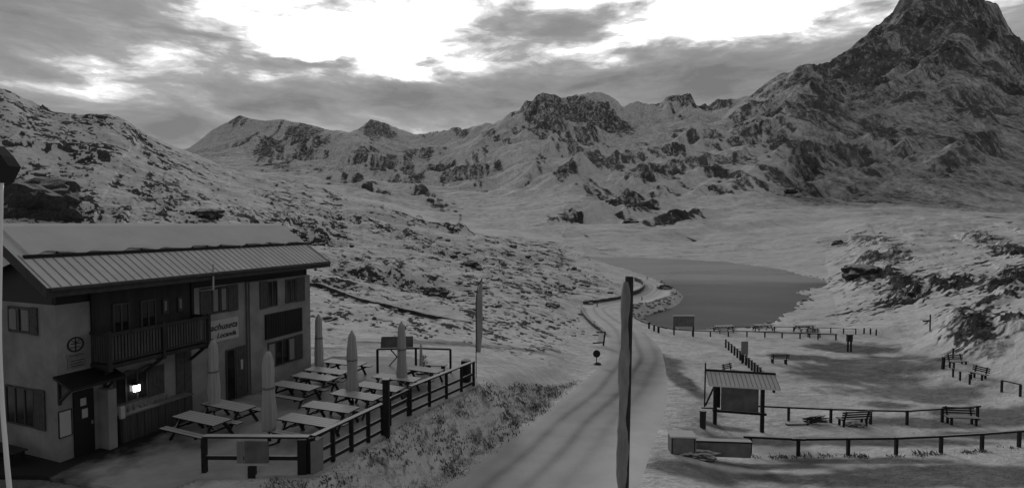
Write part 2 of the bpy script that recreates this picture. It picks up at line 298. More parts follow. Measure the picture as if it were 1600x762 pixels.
# regional roughness: fraction of wavelength
rough = .012 + .045 * sst(38, 70, DD) * (1 - sst(820, 1000, PX)) * (1 - sst(260, 300, DD))
rough = np.where(PX > 1300, np.maximum(rough, .045 * sst(62, 80, DD) * sst(1310, 1380, PX)), rough)
rough = rough + .05 * sst(380, 800, DD)
rk = np.zeros_like(ZZ)
far = DD > 290
CR = [(1280,150,70,60,-30),(1220,200,60,50,20),(1180,200,50,40,0),(1450,60,90,60,0),(1390,70,70,45,-40),(1520,50,60,60,40),(1590,110,50,60,50),(1330,120,60,40,0),(1260,250,50,22,0),(1330,240,70,25,15),(1450,110,40,20,25),(1520,240,45,22,-15),(1480,262,30,18,-20),(1400,235,50,16,10),(1370,215,40,25,20),
      (850,190,60,40,45),(930,180,60,28,20),(1000,180,40,18,0),(1060,175,50,16,0),(1110,170,40,14,0),(1090,215,40,12,0),(860,240,50,12,-35),(900,225,60,14,-20),(1000,285,60,9,-12),(990,330,50,10,-15),(960,305,40,7,-10),(1120,275,50,8,5),(830,280,30,8,-45),(1080,222,45,10,5),
      (470,215,70,28,15),(420,235,45,22,40),(590,205,50,12,15),(700,215,60,9,-6),(650,250,50,12,-15),(690,262,50,8,-15),(760,235,50,14,-30),(500,240,60,18,10),(560,245,60,20,15),(380,190,30,10,10),(1240,280,60,12,10),(1230,295,30,10,0),(1300,290,60,10,12),(960,322,110,11,-14),(1050,268,110,12,-8),(900,262,60,13,-35),(1000,246,110,9,-5),(1110,300,80,8,0),(1060,342,60,6,-10),(1180,288,60,10,0),(600,264,110,15,10),(650,300,55,12,30),(720,275,60,10,-20),(560,290,60,9,15),(880,345,50,6,-8),(1140,250,50,9,0),(1510,170,50,16,35),(1560,85,40,50,45),(1420,150,30,12,0)]
for c in CR: rk = np.maximum(rk, np.where(far, blob(*c), 0))
rk = rk * (1 - .22 * (1 - sst(730, 830, PX)))
near_h = (DD > 38) & (DD < 300)
CN = [(300,205,70,10,32),(150,190,60,9,8),(230,225,60,12,38),(120,235,60,14,5),(60,160,60,8,30),(130,330,80,12,5),(250,300,60,14,20),(60,225,60,12,0),(400,345,60,14,15),(300,335,80,8,5),(480,360,60,14,15),(600,360,90,10,17),(720,400,60,12,14),(640,330,50,10,18),(700,350,60,10,18),(560,425,70,12,20),(620,425,60,14,15),(880,405,40,9,12),(690,465,60,10,30),(540,450,60,10,10),(500,440,40,10,0),(620,500,60,14,15),(690,510,60,9,4),(800,440,60,10,12),(900,450,40,12,10),(880,480,50,12,10),(950,458,40,12,0),(1350,380,50,9,0),(1375,405,50,10,-5),(1350,435,40,11,-10),(1450,442,110,13,-6),(1420,470,40,10,0),(1520,520,60,28,-12),(1580,510,40,18,-10),(1580,440,60,20,-15),(1590,395,60,12,5),(1530,372,40,6,0),(1370,432,38,13,-15),(1420,462,60,13,-10),(1480,448,60,12,-8),(1500,510,40,26,-20),(1550,540,40,22,-10),(1310,380,22,9,0),(1390,402,40,8,-8),(1560,470,50,10,-20),(1010,482,30,8,-10)]
rn = np.zeros_like(ZZ)
for c in CN: rn = np.maximum(rn, np.where(near_h, blob(*c), 0))
rough = rough * (1 + 1.0 * rn) + .13 * rk
rough = np.where((PX > 880) & (DD > 190) & (DD < 700), rough + .028 * sst(190, 260, DD) * (1 - sst(450, 700, DD)), rough)
# keep built ground smooth
droad, _ = seg_dist(XX[:720], YY[:720], RLs[::4]); droad2, _ = seg_dist(XX[:720], YY[:720], RRs[::4]); dmin = np.minimum(droad, droad2)
flat = np.ones_like(ZZ); flat[:720] *= sst(1.0, 5.0, dmin); inr = inside(XX[:720], YY[:720], ROADPOLY[::2]); flat[:720][inr] = 0
tin = inside(XX[:400], YY[:400], TERR); flat[:400][tin] = 0
lin = inside(XX[:760], YY[:760], LAKE); flat[:760][lin] = 0
park = sst(940, 1060, PX) * (1 - sst(56, 68, DD)) * (1 - sst(1420, 1520, PX) * sst(36, 44, DD)); flat *= (1 - .85 * park)
H2 = np.zeros_like(ZZ); FR = np.zeros_like(ZZ)
for i, lam in enumerate([520, 260, 130, 64, 32, 16, 8, 4, 2, 1, .5]):
    rel = lam / DD; wgt = np.where(DD > 330, sst(.006, .012, rel), sst(.0022, .005, rel)) * (1 - sst(.16, .34, rel))
    m = wgt > 0
    if not m.any(): continue
    xs, ys = XX[m] / lam, YY[m] / lam
    n1 = perlin(xs * .9 + .25 * ys, ys * 1.15 - .2 * xs, i)
    rg = 1 - 2 * np.sqrt(n1 * n1 + np.where(DD[m] < 300, .02, .0006))                                  # ridged
    mixr = np.clip(rough[m] * 6, 0, 1)
    val = n1 * (1 - mixr) + (rg - .45) * mixr * .8
    H2[m] += wgt[m] * val * lam * rough[m] * 1.25
    nearw = 1 - sst(250, 330, DD[m]); FR[m] += wgt[m] * (nearw * perlin(xs * .8 + 7.7 - .35 * ys, ys * 1.45 + np.where(PX[m] < 1100, .95, -.2) * xs, i + 20) * (.7 + .8 * (rel[m] < .05) - .5 * (rel[m] < .008)) + (1 - nearw) * perlin(xs * 1.3 + ZZ[m] / lam * .9 + 7.7, .55 * (xs - ZZ[m] / lam) + .35 * ys, i + 20) * .9)
rgt = sst(1300, 1360, PX) * near_h; c_n = perlin(XX / 2.6, YY / 3.4, 71) ; c_m = perlin(XX / .9, YY / 1.2, 72)
H2 += rgt * sst(.3, .8, rn) * ((1 - 2 * np.abs(c_n)) * .55 + (1 - 2 * np.abs(c_m)) * .2)
zsky = sst(0, 1, rk)
H2 *= flat * (1 - .65 * sst(2300, 2700, DD) * (1 - sst(540, 600, PX)))
# rock ledges: small steps
led = perlin(XX / (DD * .055 + 1.5) + 3, YY / (DD * .10 + 2) + .3 * XX / (DD * .055 + 1.5), 41)
led2 = perlin(XX / (DD * .018 + .6), YY / (DD * .035 + .8) + .35 * XX / (DD * .018 + .6), 43)
side = 1 - sst(820, 960, PX) * (1 - sst(1290, 1350, PX))
ls = sst(.05, .22, led + .5 * led2) * near_h * flat * side; H2 += ls * (.25 + .9 * rn) * np.clip(DD / 110, .35, 1.7) * .7
ZZ = ZZ + H2
# slope
dzr = np.gradient(ZZ, axis=0) / np.gradient(DD, axis=0)
dzk = np.gradient(ZZ, axis=1) / np.maximum(np.gradient(KK, axis=1) * DD, 1e-6)
slope = np.hypot(dzr - 0 * KK, dzk)
FR = FR / 2.2
rock = np.zeros_like(ZZ)
rfar = sst(.40, .74, 1.0 * rk + 1.7 * FR * (.55 + .45 * rk) + .22 * (np.minimum(slope, 2) - .75))
clu = sst(-.35, .45, perlin(XX / (DD * .10), YY / (DD * .16), 61) + .5 * perlin(XX / (DD * .035), YY / (DD * .06), 62)); clu = clu * (1 - .75 * sst(1290, 1360, PX))
rnear = sst(.30, .56, .22 * np.minimum(slope, 1.2) + 1.7 * FR * (.24 + .62 * clu + .75 * rn) + .55 * rn * (.45 + .8 * led2) + .02) * (1 - sst(820, 1000, PX) * (1 - sst(1260, 1330, PX)) * .7) 
rnear = np.clip(rnear + sst(1300, 1360, PX) * sst(.35, .75, rn + .5 * FR + .25 * led2) * .9, 0, 1)
wfar = sst(260, 330, DD); rock = rnear * (1 - wfar) * sst(30, 45, DD) * flat + rfar * wfar
rock = np.where((DD > 130) & (PX > 880) & (DD < 240), rock * .7, rock)
# embankment under the terrace: dark tufts and soil showing
emb = np.zeros_like(ZZ)
EMBP = np.array([PZ(a, b, HC - c) for a, b, c in [(420,770,8.6),(492,748,8.1),(600,686,8.1),(645,656,8.1),(748,606,8.2),(800,585,8.9),(905,590,10.6),(838,648,10.2),(770,698,9.9),(690,760,9.6),(600,830,9.4),(400,900,9.2)]])
ei = inside(XX[:420], YY[:420], EMBP); ed, _ = seg_dist(XX[:420], YY[:420], EMBP, True); emb[:420] = np.where(ei, sst(0, .8, ed), 0)
rock = np.maximum(rock, emb * sst(-.05, .5, perlin(XX * 1.6, YY * 1.0, 9) + .6 * perlin(XX * 5, YY * 3, 10) + .05) * .6)
# bare wet asphalt showing through thin snow (patches on the ground itself)
def wb(px, py, rx, ry):                                     # world-space patch
    p = hit(px, py); return np.exp(-(((XX - p.x) / rx) ** 2 + ((YY - p.y) / ry) ** 2))
bare = np.zeros_like(ZZ)
for b in [(1360,575,7,3.2),(1430,615,6,2.4),(1250,558,3.5,1.8),(1330,566,4,2.2),(1300,590,3.2,2.6),(1370,592,3.6,2.4),(1420,612,3,1.6),(1470,625,3,1.4),(1540,645,4,1.4),(1440,660,5,1.1),(1400,560,4,2),(1330,545,5,2.6),(1580,655,4,1.4),(1390,632,1.8,.8),
          (1130,668,1.6,.5),(1240,690,5,.8),(1400,690,5,.8),(1560,680,4,.8),(1080,735,2,1.0),(1200,728,3,.5),(1480,735,5,.9),(1350,720,5,.5),(1590,745,3,.9),(1450,752,7,.9),(1250,748,5,.7),(1060,590,.9,7),(1030,565,2.2,4),(20,745,3,2.5),(100,770,4,2.0),(-80,700,4,6)]:
    bare = np.maximum(bare, wb(*b))
bare = sst(.22, .70, bare + .25 * perlin(XX / 1.8, YY / 1.5, 5) + .12 * perlin(XX * 1.7, YY * 1.2, 6)) * .85
trk = perlin(XX / 9, YY / .55, 50); tband = np.exp(-((YY - 34.4 - .5 * (XX + 12.3)) / 1.5) ** 2) * (XX < 4) * (XX > -22)
bare = np.maximum(bare, tband * sst(-.2, .4, trk + .15) * .8)
bare = np.maximum(bare, (1 - sst(8, 13, DD)) * .5)
rock = rock * (1 - glac)
mass = sst(1150, 1300, PX) * sst(420, 520, DD)
thin = .5 + .5 * np.clip(FR * 1.3, -1, 1) + 1.6 * mass + .25 * sst(900, 1400, DD)  # on the massif this also darkens the snow in place of its shadow
nv = XX.size; verts = np.stack([XX.ravel(), YY.ravel(), ZZ.ravel()], 1).astype(np.float32)
nr, nc = XX.shape; i0 = (np.arange(nr - 1)[:, None] * nc + np.arange(nc - 1)[None]).ravel()
faces = np.stack([i0, i0 + 1, i0 + nc + 1, i0 + nc], 1).astype(np.int32)
me = bpy.data.meshes.new('terrain'); me.vertices.add(nv); me.vertices.foreach_set('co', verts.ravel())
me.loops.add(faces.size); me.loops.foreach_set('vertex_index', faces.ravel()); me.polygons.add(len(faces))
me.polygons.foreach_set('loop_start', np.arange(0, faces.size, 4, dtype=np.int32)); me.polygons.foreach_set('loop_total', np.full(len(faces), 4, np.int32))
me.update(); me.validate(); me.polygons.foreach_set('use_smooth', np.ones(len(faces), bool))
dust = np.clip(.75 * sst(38, 62, DD) * side * (1 - sst(250, 300, DD)) + .55 * sst(240, 420, DD) + .35 * sst(700, 1200, DD) + .35 * mass, 0, 1) * np.clip(flat + (DD > 80), 0, 1)
for nm, arr in (('rock', rock), ('bare', bare), ('thin', thin), ('dust', dust)):
    a = me.attributes.new(nm, 'FLOAT', 'POINT'); a.data.foreach_set('value', arr.ravel().astype(np.float32))
def terrain_mat():
    m = bpy.data.materials.new('snowy_ground'); m.use_nodes = True; t = m.node_tree; n = t.nodes; b = n['Principled BSDF']; lk = t.links.new
    b.inputs['Roughness'].default_value = .95; b.inputs['Specular IOR Level'].default_value = .1
    def mm(op, a, c, clamp=False, d=None):
        q = n.new('ShaderNodeMath'); q.operation = op; q.use_clamp = clamp
        for i, v in enumerate((a, c, d)):
            if v is None: continue
            if isinstance(v, (int, float)): q.inputs[i].default_value = v
            else: lk(v, q.inputs[i])
        return q.outputs[0]
    def at(nm): q = n.new('ShaderNodeAttribute'); q.attribute_name = nm; return q.outputs['Fac']
    tcn = n.new('ShaderNodeTexCoord')
    def nz(s, det=6, ro=.6):
        q = n.new('ShaderNodeTexNoise'); q.inputs['Scale'].default_value = s; q.inputs['Detail'].default_value = det; q.inputs['Roughness'].default_value = ro
        lk(tcn.outputs['Object'], q.inputs['Vector']); return q.outputs['Fac']
    fine = nz(2.2, 8, .65); mid = nz(.35, 8, .62); big = nz(.045, 9, .7); wide = nz(.008, 8, .6)
    nsum = mm('ADD', mm('ADD', mm('SUBTRACT', fine, .5), mm('SUBTRACT', mid, .5)), mm('ADD', mm('SUBTRACT', big, .5), mm('SUBTRACT', wide, .5)))
    mpf = n.new('ShaderNodeMapping'); mpf.inputs['Rotation'].default_value = (0, R(40), 0); mpf.inputs['Scale'].default_value = (1.0, .5, .35); lk(tcn.outputs['Object'], mpf.inputs[0])
    def nf(sc):
        q = n.new('ShaderNodeTexNoise'); q.inputs['Scale'].default_value = sc; q.inputs['Detail'].default_value = 6; q.inputs['Roughness'].default_value = .7; lk(mpf.outputs[0], q.inputs['Vector']); return mm('SUBTRACT', q.outputs['Fac'], .5)
    sy0 = n.new('ShaderNodeSeparateXYZ'); lk(tcn.outputs['Object'], sy0.inputs[0]); fm = n.new('ShaderNodeMapRange'); lk(sy0.outputs[1], fm.inputs['Value']); fm.inputs['From Min'].default_value = 260; fm.inputs['From Max'].default_value = 500
    fnoise = mm('MULTIPLY', mm('ADD', mm('MULTIPLY', nf(.13), 3.4), mm('ADD', mm('MULTIPLY', nf(.035), 2.2), mm('MULTIPLY', nf(.012), 1.0))), fm.outputs[0])
    nlow = mm('ADD', mm('MULTIPLY', mm('SUBTRACT', fine, .5), 1.5), mm('MULTIPLY', mm('SUBTRACT', mid, .5), 1.9)); r = mm('ADD', at('rock'), mm('ADD', mm('MULTIPLY', nsum, .5), mm('MULTIPLY', nlow, .8))); r = mm('ADD', mm('MULTIPLY', r, mm('MULTIPLY_ADD', fm.outputs[0], -.32, False, 1.0)), fnoise); r = mm('MULTIPLY', mm('SUBTRACT', r, .24), 1.9, True)
    gate = mm('MULTIPLY', at('rock'), 5.0, True); r = mm('MULTIPLY', r, gate)
    fd = n.new('ShaderNodeMapRange'); lk(sy0.outputs[1], fd.inputs['Value']); fd.inputs['From Min'].default_value = 150; fd.inputs['From Max'].default_value = 400
    fmx = n.new('ShaderNodeMix'); fmx.data_type = 'FLOAT'; lk(fd.outputs[0], fmx.inputs['Factor']); lk(mm('MULTIPLY', nlow, 1.0), fmx.inputs[2]); lk(mm('ADD', mm('MULTIPLY', nf(.22), 2.6), mm('MULTIPLY', nf(.05), 2.0)), fmx.inputs[3])
    sn = mm('MULTIPLY_ADD', nsum, .18, False, .76); sn = mm('SUBTRACT', sn, mm('MULTIPLY', at('dust'), mm('MULTIPLY_ADD', fmx.outputs[0], .62, False, .03))); sn = mm('MULTIPLY_ADD', mm('SUBTRACT', at('thin'), .5), -.22, False, sn); sn = mm('MAXIMUM', mm('MINIMUM', sn, .85), .1)
    far_ = n.new('ShaderNodeMapRange'); sy = n.new('ShaderNodeSeparateXYZ'); lk(tcn.outputs['Object'], sy.inputs[0]); lk(sy.outputs[2], far_.inputs['Value']); far_.inputs['From Min'].default_value = 20; far_.inputs['From Max'].default_value = 90; far_.inputs['To Min'].default_value = .065; far_.inputs['To Max'].default_value = .12
    rv = mm('MAXIMUM', mm('ADD', mm('MULTIPLY', nsum, .25), far_.outputs[0]), .03)
    mx = n.new('ShaderNodeMix'); mx.data_type = 'FLOAT'; lk(mm('MULTIPLY', at('bare'), mm('MULTIPLY_ADD', nsum, .6, False, 1.0), True), mx.inputs['Factor']); lk(sn, mx.inputs[2]); mx.inputs[3].default_value = .10
    m2 = n.new('ShaderNodeMix'); m2.data_type = 'FLOAT'; lk(r, m2.inputs['Factor']); lk(mx.outputs[0], m2.inputs[2]); lk(rv, m2.inputs[3])
    cb = n.new('ShaderNodeCombineColor'); [lk(m2.outputs[0], cb.inputs[i]) for i in range(3)]; lk(cb.outputs[0], b.inputs['Base Color'])
    bp = n.new('ShaderNodeBump'); bp.inputs['Strength'].default_value = .5; bp.inputs['Distance'].default_value = .12; lk(mm('ADD', fine, mm('MULTIPLY', mid, 3.0)), bp.inputs['Height'])
    b2 = n.new('ShaderNodeBump'); b2.inputs['Strength'].default_value = .5; b2.inputs['Distance'].default_value = 5.0; lk(big, b2.inputs['Height']); lk(bp.outputs[0], b2.inputs['Normal'])
    lk(b2.outputs[0], b.inputs['Normal']); return m
MT['ground'] = terrain_mat(); me.materials.append(MT['ground'])
terr = bpy.data.objects.new('terrain', me); COL.objects.link(terr); terr['kind'] = 'structure'

# ------------------------------------------------------------------ mesh helpers
class MB:
    def __init__(s): s.v = []; s.f = []
    def add(s, vs_, fs):
        o = len(s.v); s.v += [Vector(v) for v in vs_]; s.f += [tuple(i + o for i in f) for f in fs]; return s
    def box(s, lo, hi):
        x0, y0, z0 = lo; x1, y1, z1 = hi
        return s.add([(x0,y0,z0),(x1,y0,z0),(x1,y1,z0),(x0,y1,z0),(x0,y0,z1),(x1,y0,z1),(x1,y1,z1),(x0,y1,z1)],
                     [(0,3,2,1),(4,5,6,7),(0,1,5,4),(1,2,6,5),(2,3,7,6),(3,0,4,7)])
    def bar(s, p, q, wd, ht, up=(0, 0, 1)):
        p = Vector(p); q = Vector(q); d = (q - p).normalized(); u = Vector(up)
        if abs(d.dot(u)) > .98: u = Vector((1, 0, 0))
        sd_ = d.cross(u).normalized() * wd / 2; uu = sd_.cross(d).normalized() * ht / 2
        vs_ = [p - sd_ - uu, p + sd_ - uu, p + sd_ + uu, p - sd_ + uu, q - sd_ - uu, q + sd_ - uu, q + sd_ + uu, q - sd_ + uu]
        return s.add(vs_, [(0,3,2,1),(4,5,6,7),(0,1,5,4),(1,2,6,5),(2,3,7,6),(3,0,4,7)])
    def lathe(s, base, prof, seg=12, wob=None):
        o = len(s.v); b = Vector(base); n = len(prof)
        for j, (r, z) in enumerate(prof):
            for i in range(seg):
                a = 2 * math.pi * i / seg; rr = r * (wob(i, j) if wob else 1)
                s.v.append(b + Vector((rr * math.cos(a), rr * math.sin(a), z)))
        for j in range(n - 1):
            for i in range(seg):
                k = (i + 1) % seg; s.f.append((o + j*seg+i, o + j*seg+k, o + (j+1)*seg+k, o + (j+1)*seg+i))
        s.f.append(tuple(o + i for i in range(seg))[::-1]); s.f.append(tuple(o + (n-1)*seg + i for i in range(seg))); return s
    def tube(s, pts, rads, seg=10):
        o = len(s.v); pts = [Vector(p) for p in pts]
        for j, p in enumerate(pts):
            d = (pts[min(j+1, len(pts)-1)] - pts[max(j-1, 0)]).normalized(); u = Vector((1,0,0)) if abs(d.x) < .9 else Vector((0,1,0))
            a_ = d.cross(u).normalized(); b_ = d.cross(a_)
            for i in range(seg):
                t = 2*math.pi*i/seg; s.v.append(p + (a_*math.cos(t) + b_*math.sin(t)) * rads[j])
        for j in range(len(pts)-1):
            for i in range(seg):
                k = (i+1) % seg; s.f.append((o+j*seg+i, o+j*seg+k, o+(j+1)*seg+k, o+(j+1)*seg+i))
        s.f.append(tuple(o+i for i in range(seg))[::-1]); s.f.append(tuple(o+(len(pts)-1)*seg+i for i in range(seg))); return s
    def prism(s, poly, ext):                  # poly: list of 3D points, ext: extrusion vector
        n = len(poly); e = Vector(ext); a = [Vector(p) for p in poly]
        return s.add(a + [p + e for p in a], [tuple(range(n))[::-1], tuple(range(n, 2*n))] + [(i, (i+1) % n, n+(i+1) % n, n+i) for i in range(n)])
    def build(s, name, m, parent=None, world=True, bevel=0, smooth=False):
        me = bpy.data.meshes.new(name); vv = s.v
        if parent is not None and world:
            inv = (Matrix.Translation(parent.location) @ parent.rotation_euler.to_matrix().to_4x4()).inverted(); vv = [inv @ v for v in vv]
        me.from_pydata([tuple(v) for v in vv], [], s.f); me.update(); me.materials.append(m)
        o = bpy.data.objects.new(name, me); COL.objects.link(o)
        if parent is not None: o.parent = parent
        if bevel:
            b = o.modifiers.new('bevel', 'BEVEL'); b.width = bevel; b.segments = 1; b.limit_method = 'ANGLE'
        if smooth: me.polygons.foreach_set('use_smooth', [True] * len(me.polygons))
        return o
def tag(o, label=None, cat=None, group=None, kind=None):
    for k, v in (('label', label), ('category', cat), ('group', group), ('kind', kind)):
        if v: o[k] = v
    return o
def thing(name, label, cat, loc=(0, 0, 0), rz=0, group=None):
    o = bpy.data.objects.new(name, None); COL.objects.link(o); o.location = loc; o.rotation_euler = (0, 0, rz); o.empty_display_size = .2
    return tag(o, label, cat, group)
def copy_tree(o, loc, rz, label=None):
    c = o.copy(); COL.objects.link(c); c.location = loc; c.rotation_euler = (0, 0, rz)
    if label: c['label'] = label
    for ch in list(o.children):
        d = ch.copy(); COL.objects.link(d); d.parent = c
        for g in ch.children:
            e = g.copy(); COL.objects.link(e); e.parent = d
    return c

# ------------------------------------------------------------------ road, lake, side ground
def strip(name, Lp, Rp, n_across, m, dz, kind='structure', z_edge=-.015):
    mb = MB(); n = len(Lp)
    for i in range(n):
        for j in range(n_across + 1):
            t = j / n_across; p = Lp[i] * (1 - t) + Rp[i] * t
            e = z_edge if j in (0, n_across) else 0
            mb.v.append(Vector((p[0], p[1], p[2] + dz + e)))
    for i in range(n - 1):
        for j in range(n_across):
            a = i * (n_across + 1) + j; mb.f.append((a, a + 1, a + n_across + 2, a + n_across + 1))
    o = mb.build(name, m, smooth=True); o['kind'] = kind; return o
def road_mat():
    m = bpy.data.materials.new('snowy_road'); m.use_nodes = True; t = m.node_tree; n = t.nodes; b = n['Principled BSDF']; lk = t.links.new
    b.inputs['Roughness'].default_value = .8; b.inputs['Specular IOR Level'].default_value = .25
    at_ = n.new('ShaderNodeAttribute'); at_.attribute_name = 'snow'
    tcn = n.new('ShaderNodeTexCoord'); no = n.new('ShaderNodeTexNoise'); no.inputs['Scale'].default_value = .5; no.inputs['Detail'].default_value = 9; no.inputs['Roughness'].default_value = .6; lk(tcn.outputs['Object'], no.inputs['Vector'])
    no2 = n.new('ShaderNodeTexNoise'); no2.inputs['Scale'].default_value = 9; no2.inputs['Detail'].default_value = 5; lk(tcn.outputs['Object'], no2.inputs['Vector'])
    a = n.new('ShaderNodeMath'); a.operation = 'MULTIPLY_ADD'; a.inputs[1].default_value = .34; lk(no.outputs['Fac'], a.inputs[0]); lk(at_.outputs['Fac'], a.inputs[2])
    a2 = n.new('ShaderNodeMath'); a2.operation = 'MULTIPLY_ADD'; a2.inputs[1].default_value = .06; lk(no2.outputs['Fac'], a2.inputs[0]); lk(a.outputs[0], a2.inputs[2])
    a3 = n.new('ShaderNodeMath'); a3.operation = 'SUBTRACT'; a3.inputs[1].default_value = .20; lk(a2.outputs[0], a3.inputs[0])
    cb = n.new('ShaderNodeCombineColor'); [lk(a3.outputs[0], cb.inputs[i]) for i in range(3)]; lk(cb.outputs[0], b.inputs['Base Color'])
    bp = n.new('ShaderNodeBump'); bp.inputs['Strength'].default_value = .3; bp.inputs['Distance'].default_value = .03; lk(no2.outputs['Fac'], bp.inputs['Height']); lk(bp.outputs[0], b.inputs['Normal']); return m
MT['road'] = road_mat()
NR, NA = 260, 40
Lq, Rq = resamp(RL, NR), resamp(RRt, NR)
road = strip('road', Lq, Rq, NA, MT['road'], .0)
sv = np.zeros((NR, NA + 1)); tt = np.linspace(0, 1, NA + 1)
for i in range(NR):
    dist_ = Lq[i][1]; s_ = np.full(NA + 1, .52)
    wdt = np.hypot(*(Rq[i] - Lq[i])[:2]); xm = tt * wdt
    for c_, a_ in ((1.6, .19), (3.1, .19), (4.4, .08)): s_ -= a_ * np.exp(-((xm - c_ - .1 * math.sin(i * .21)) / .27) ** 2)
    s_ += .10 * np.exp(-((xm - .2) / .35) ** 2) + .18 * sst(4.4, 6.2, xm)
    wet = np.exp(-((dist_ - 38) / 8) ** 2) * np.exp(-((xm - 4.0) / 2.2) ** 2) * .24
    sv[i] = s_ - wet + (.16 if dist_ > 62 else .16 * sst(45, 62, dist_))
a = road.data.attributes.new('snow', 'FLOAT', 'POINT'); a.data.foreach_set('value', sv.ravel().astype(np.float32))
# lake
lw = bpy.data.materials.new('lake_water'); lw.use_nodes = True; t = lw.node_tree; b = t.nodes['Principled BSDF']; b.inputs['Base Color'].default_value = (.07, .07, .071, 1); b.inputs['Roughness'].default_value = .32; b.inputs['IOR'].default_value = 1.33
tcn = t.nodes.new('ShaderNodeTexCoord'); mp = t.nodes.new('ShaderNodeMapping'); mp.inputs['Scale'].default_value = (.35, 1.2, 1); t.links.new(tcn.outputs['Object'], mp.inputs[0])
no = t.nodes.new('ShaderNodeTexNoise'); no.inputs['Scale'].default_value = 1.6; no.inputs['Detail'].default_value = 6; t.links.new(mp.outputs[0], no.inputs['Vector'])
bp = t.nodes.new('ShaderNodeBump'); bp.inputs['Strength'].default_value = .35; bp.inputs['Distance'].default_value = .08; t.links.new(no.outputs['Fac'], bp.inputs['Height']); t.links.new(bp.outputs[0], b.inputs['Normal'])
mp2 = t.nodes.new('ShaderNodeMapping'); mp2.inputs['Scale'].default_value = (.012, .03, 1); t.links.new(tcn.outputs['Object'], mp2.inputs[0])
no2 = t.nodes.new('ShaderNodeTexNoise'); no2.inputs['Scale'].default_value = 1.0; no2.inputs['Detail'].default_value = 5; t.links.new(mp2.outputs[0], no2.inputs['Vector'])
mr = t.nodes.new('ShaderNodeMapRange'); mr.inputs['From Min'].default_value = .35; mr.inputs['From Max'].default_value = .65; mr.inputs['To Min'].default_value = .22; mr.inputs['To Max'].default_value = .55; t.links.new(no2.outputs['Fac'], mr.inputs['Value']); t.links.new(mr.outputs[0], b.inputs['Roughness'])
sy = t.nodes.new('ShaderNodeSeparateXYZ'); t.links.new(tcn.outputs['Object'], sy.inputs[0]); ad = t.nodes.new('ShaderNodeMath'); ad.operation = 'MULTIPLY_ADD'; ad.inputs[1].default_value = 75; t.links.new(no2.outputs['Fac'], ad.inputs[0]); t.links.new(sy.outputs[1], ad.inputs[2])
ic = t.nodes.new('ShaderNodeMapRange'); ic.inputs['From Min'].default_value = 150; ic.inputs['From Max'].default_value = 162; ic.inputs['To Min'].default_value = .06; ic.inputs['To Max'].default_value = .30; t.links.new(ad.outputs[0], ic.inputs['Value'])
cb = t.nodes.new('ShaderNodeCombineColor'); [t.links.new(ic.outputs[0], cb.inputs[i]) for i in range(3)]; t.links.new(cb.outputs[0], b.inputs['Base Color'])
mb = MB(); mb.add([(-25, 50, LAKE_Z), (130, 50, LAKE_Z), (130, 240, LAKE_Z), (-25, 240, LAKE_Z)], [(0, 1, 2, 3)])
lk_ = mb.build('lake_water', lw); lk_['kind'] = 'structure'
# ground sheet behind and beside the camera, out to the horizon
mb = MB(); n = 48; prev = None; rings = [3.0, 8, 30, 120, 600, 3000, 9000]
for j, r_ in enumerate(rings):
    for i in range(n): 
        a_ = math.pi + math.pi * i / (n - 1); mb.v.append(Vector((r_ * math.cos(a_) * 1.0, 3.0 + r_ * math.sin(a_), -1.4 - (1 if r_ < 100 else 0) + (r_ * .05 if r_ > 100 else 0))))
for j in range(len(rings) - 1):
    for i in range(n - 1): a_ = j * n + i; mb.f.append((a_, a_ + n, a_ + n + 1, a_ + 1))
gb = mb.build('ground', mat('rear_snow_ground', .55, .95, .15, .2, .3)); gb['kind'] = 'structure'
# terrace slab
def deck_mat():
    m = mat('patio_snow', .42, .9, .16, 1.4, .3); t = m.node_tree; n = t.nodes; lk = t.links.new; b = n['Principled BSDF']
    tcn = n.new('ShaderNodeTexCoord'); 
    src = b.inputs['Base Color'].links[0].from_socket
    sx_ = n.new('ShaderNodeAttribute'); sx_.attribute_name = 'wet'
    no = n.new('ShaderNodeTexNoise'); no.inputs['Scale'].default_value = 1.3; no.inputs['Detail'].default_value = 7; lk(tcn.outputs['Object'], no.inputs['Vector'])
    a = n.new('ShaderNodeMath'); a.operation = 'MULTIPLY_ADD'; a.inputs[1].default_value = .9; lk(no.outputs['Fac'], a.inputs[0]); lk(sx_.outputs['Fac'], a.inputs[2])
    r = n.new('ShaderNodeMapRange'); r.inputs['From Min'].default_value = .72; r.inputs['From Max'].default_value = 1.25; lk(a.outputs[0], r.inputs['Value'])
    mx = n.new('ShaderNodeMix'); mx.data_type = 'RGBA'; lk(r.outputs[0], mx.inputs[0]); lk(src, mx.inputs[6]); mx.inputs[7].default_value = (.02, .02, .02, 1)
    lk(mx.outputs[2], b.inputs['Base Color']); return m
MT['deck'] = deck_mat()

# ------------------------------------------------------------------ the inn
C0 = PZ(94, 722, 0); UD = np.array([.3573, .934]); ROT = math.atan2(UD[1], UD[0])
OUT = Vector((UD[1], -UD[0], 0)); ALONG = Vector((UD[0], UD[1], 0))
inn = thing('mountain_inn', 'two storey plastered mountain inn with snowy metal roof, wooden balcony and shutters', 'building', (C0[0], C0[1], 0), ROT)
W = 11.7; VR = 2.4; VB = 7.0; ZR = 7.98; ZE = 6.0; OV = 1.0; SL = (ZR - ZE) / (VR + OV)
def ib(name, m, *boxes, parent=inn, bevel=0):
    mb = MB(); [mb.box(a, b) for a, b in boxes]; return mb.build(name, m, parent, world=False, bevel=bevel)
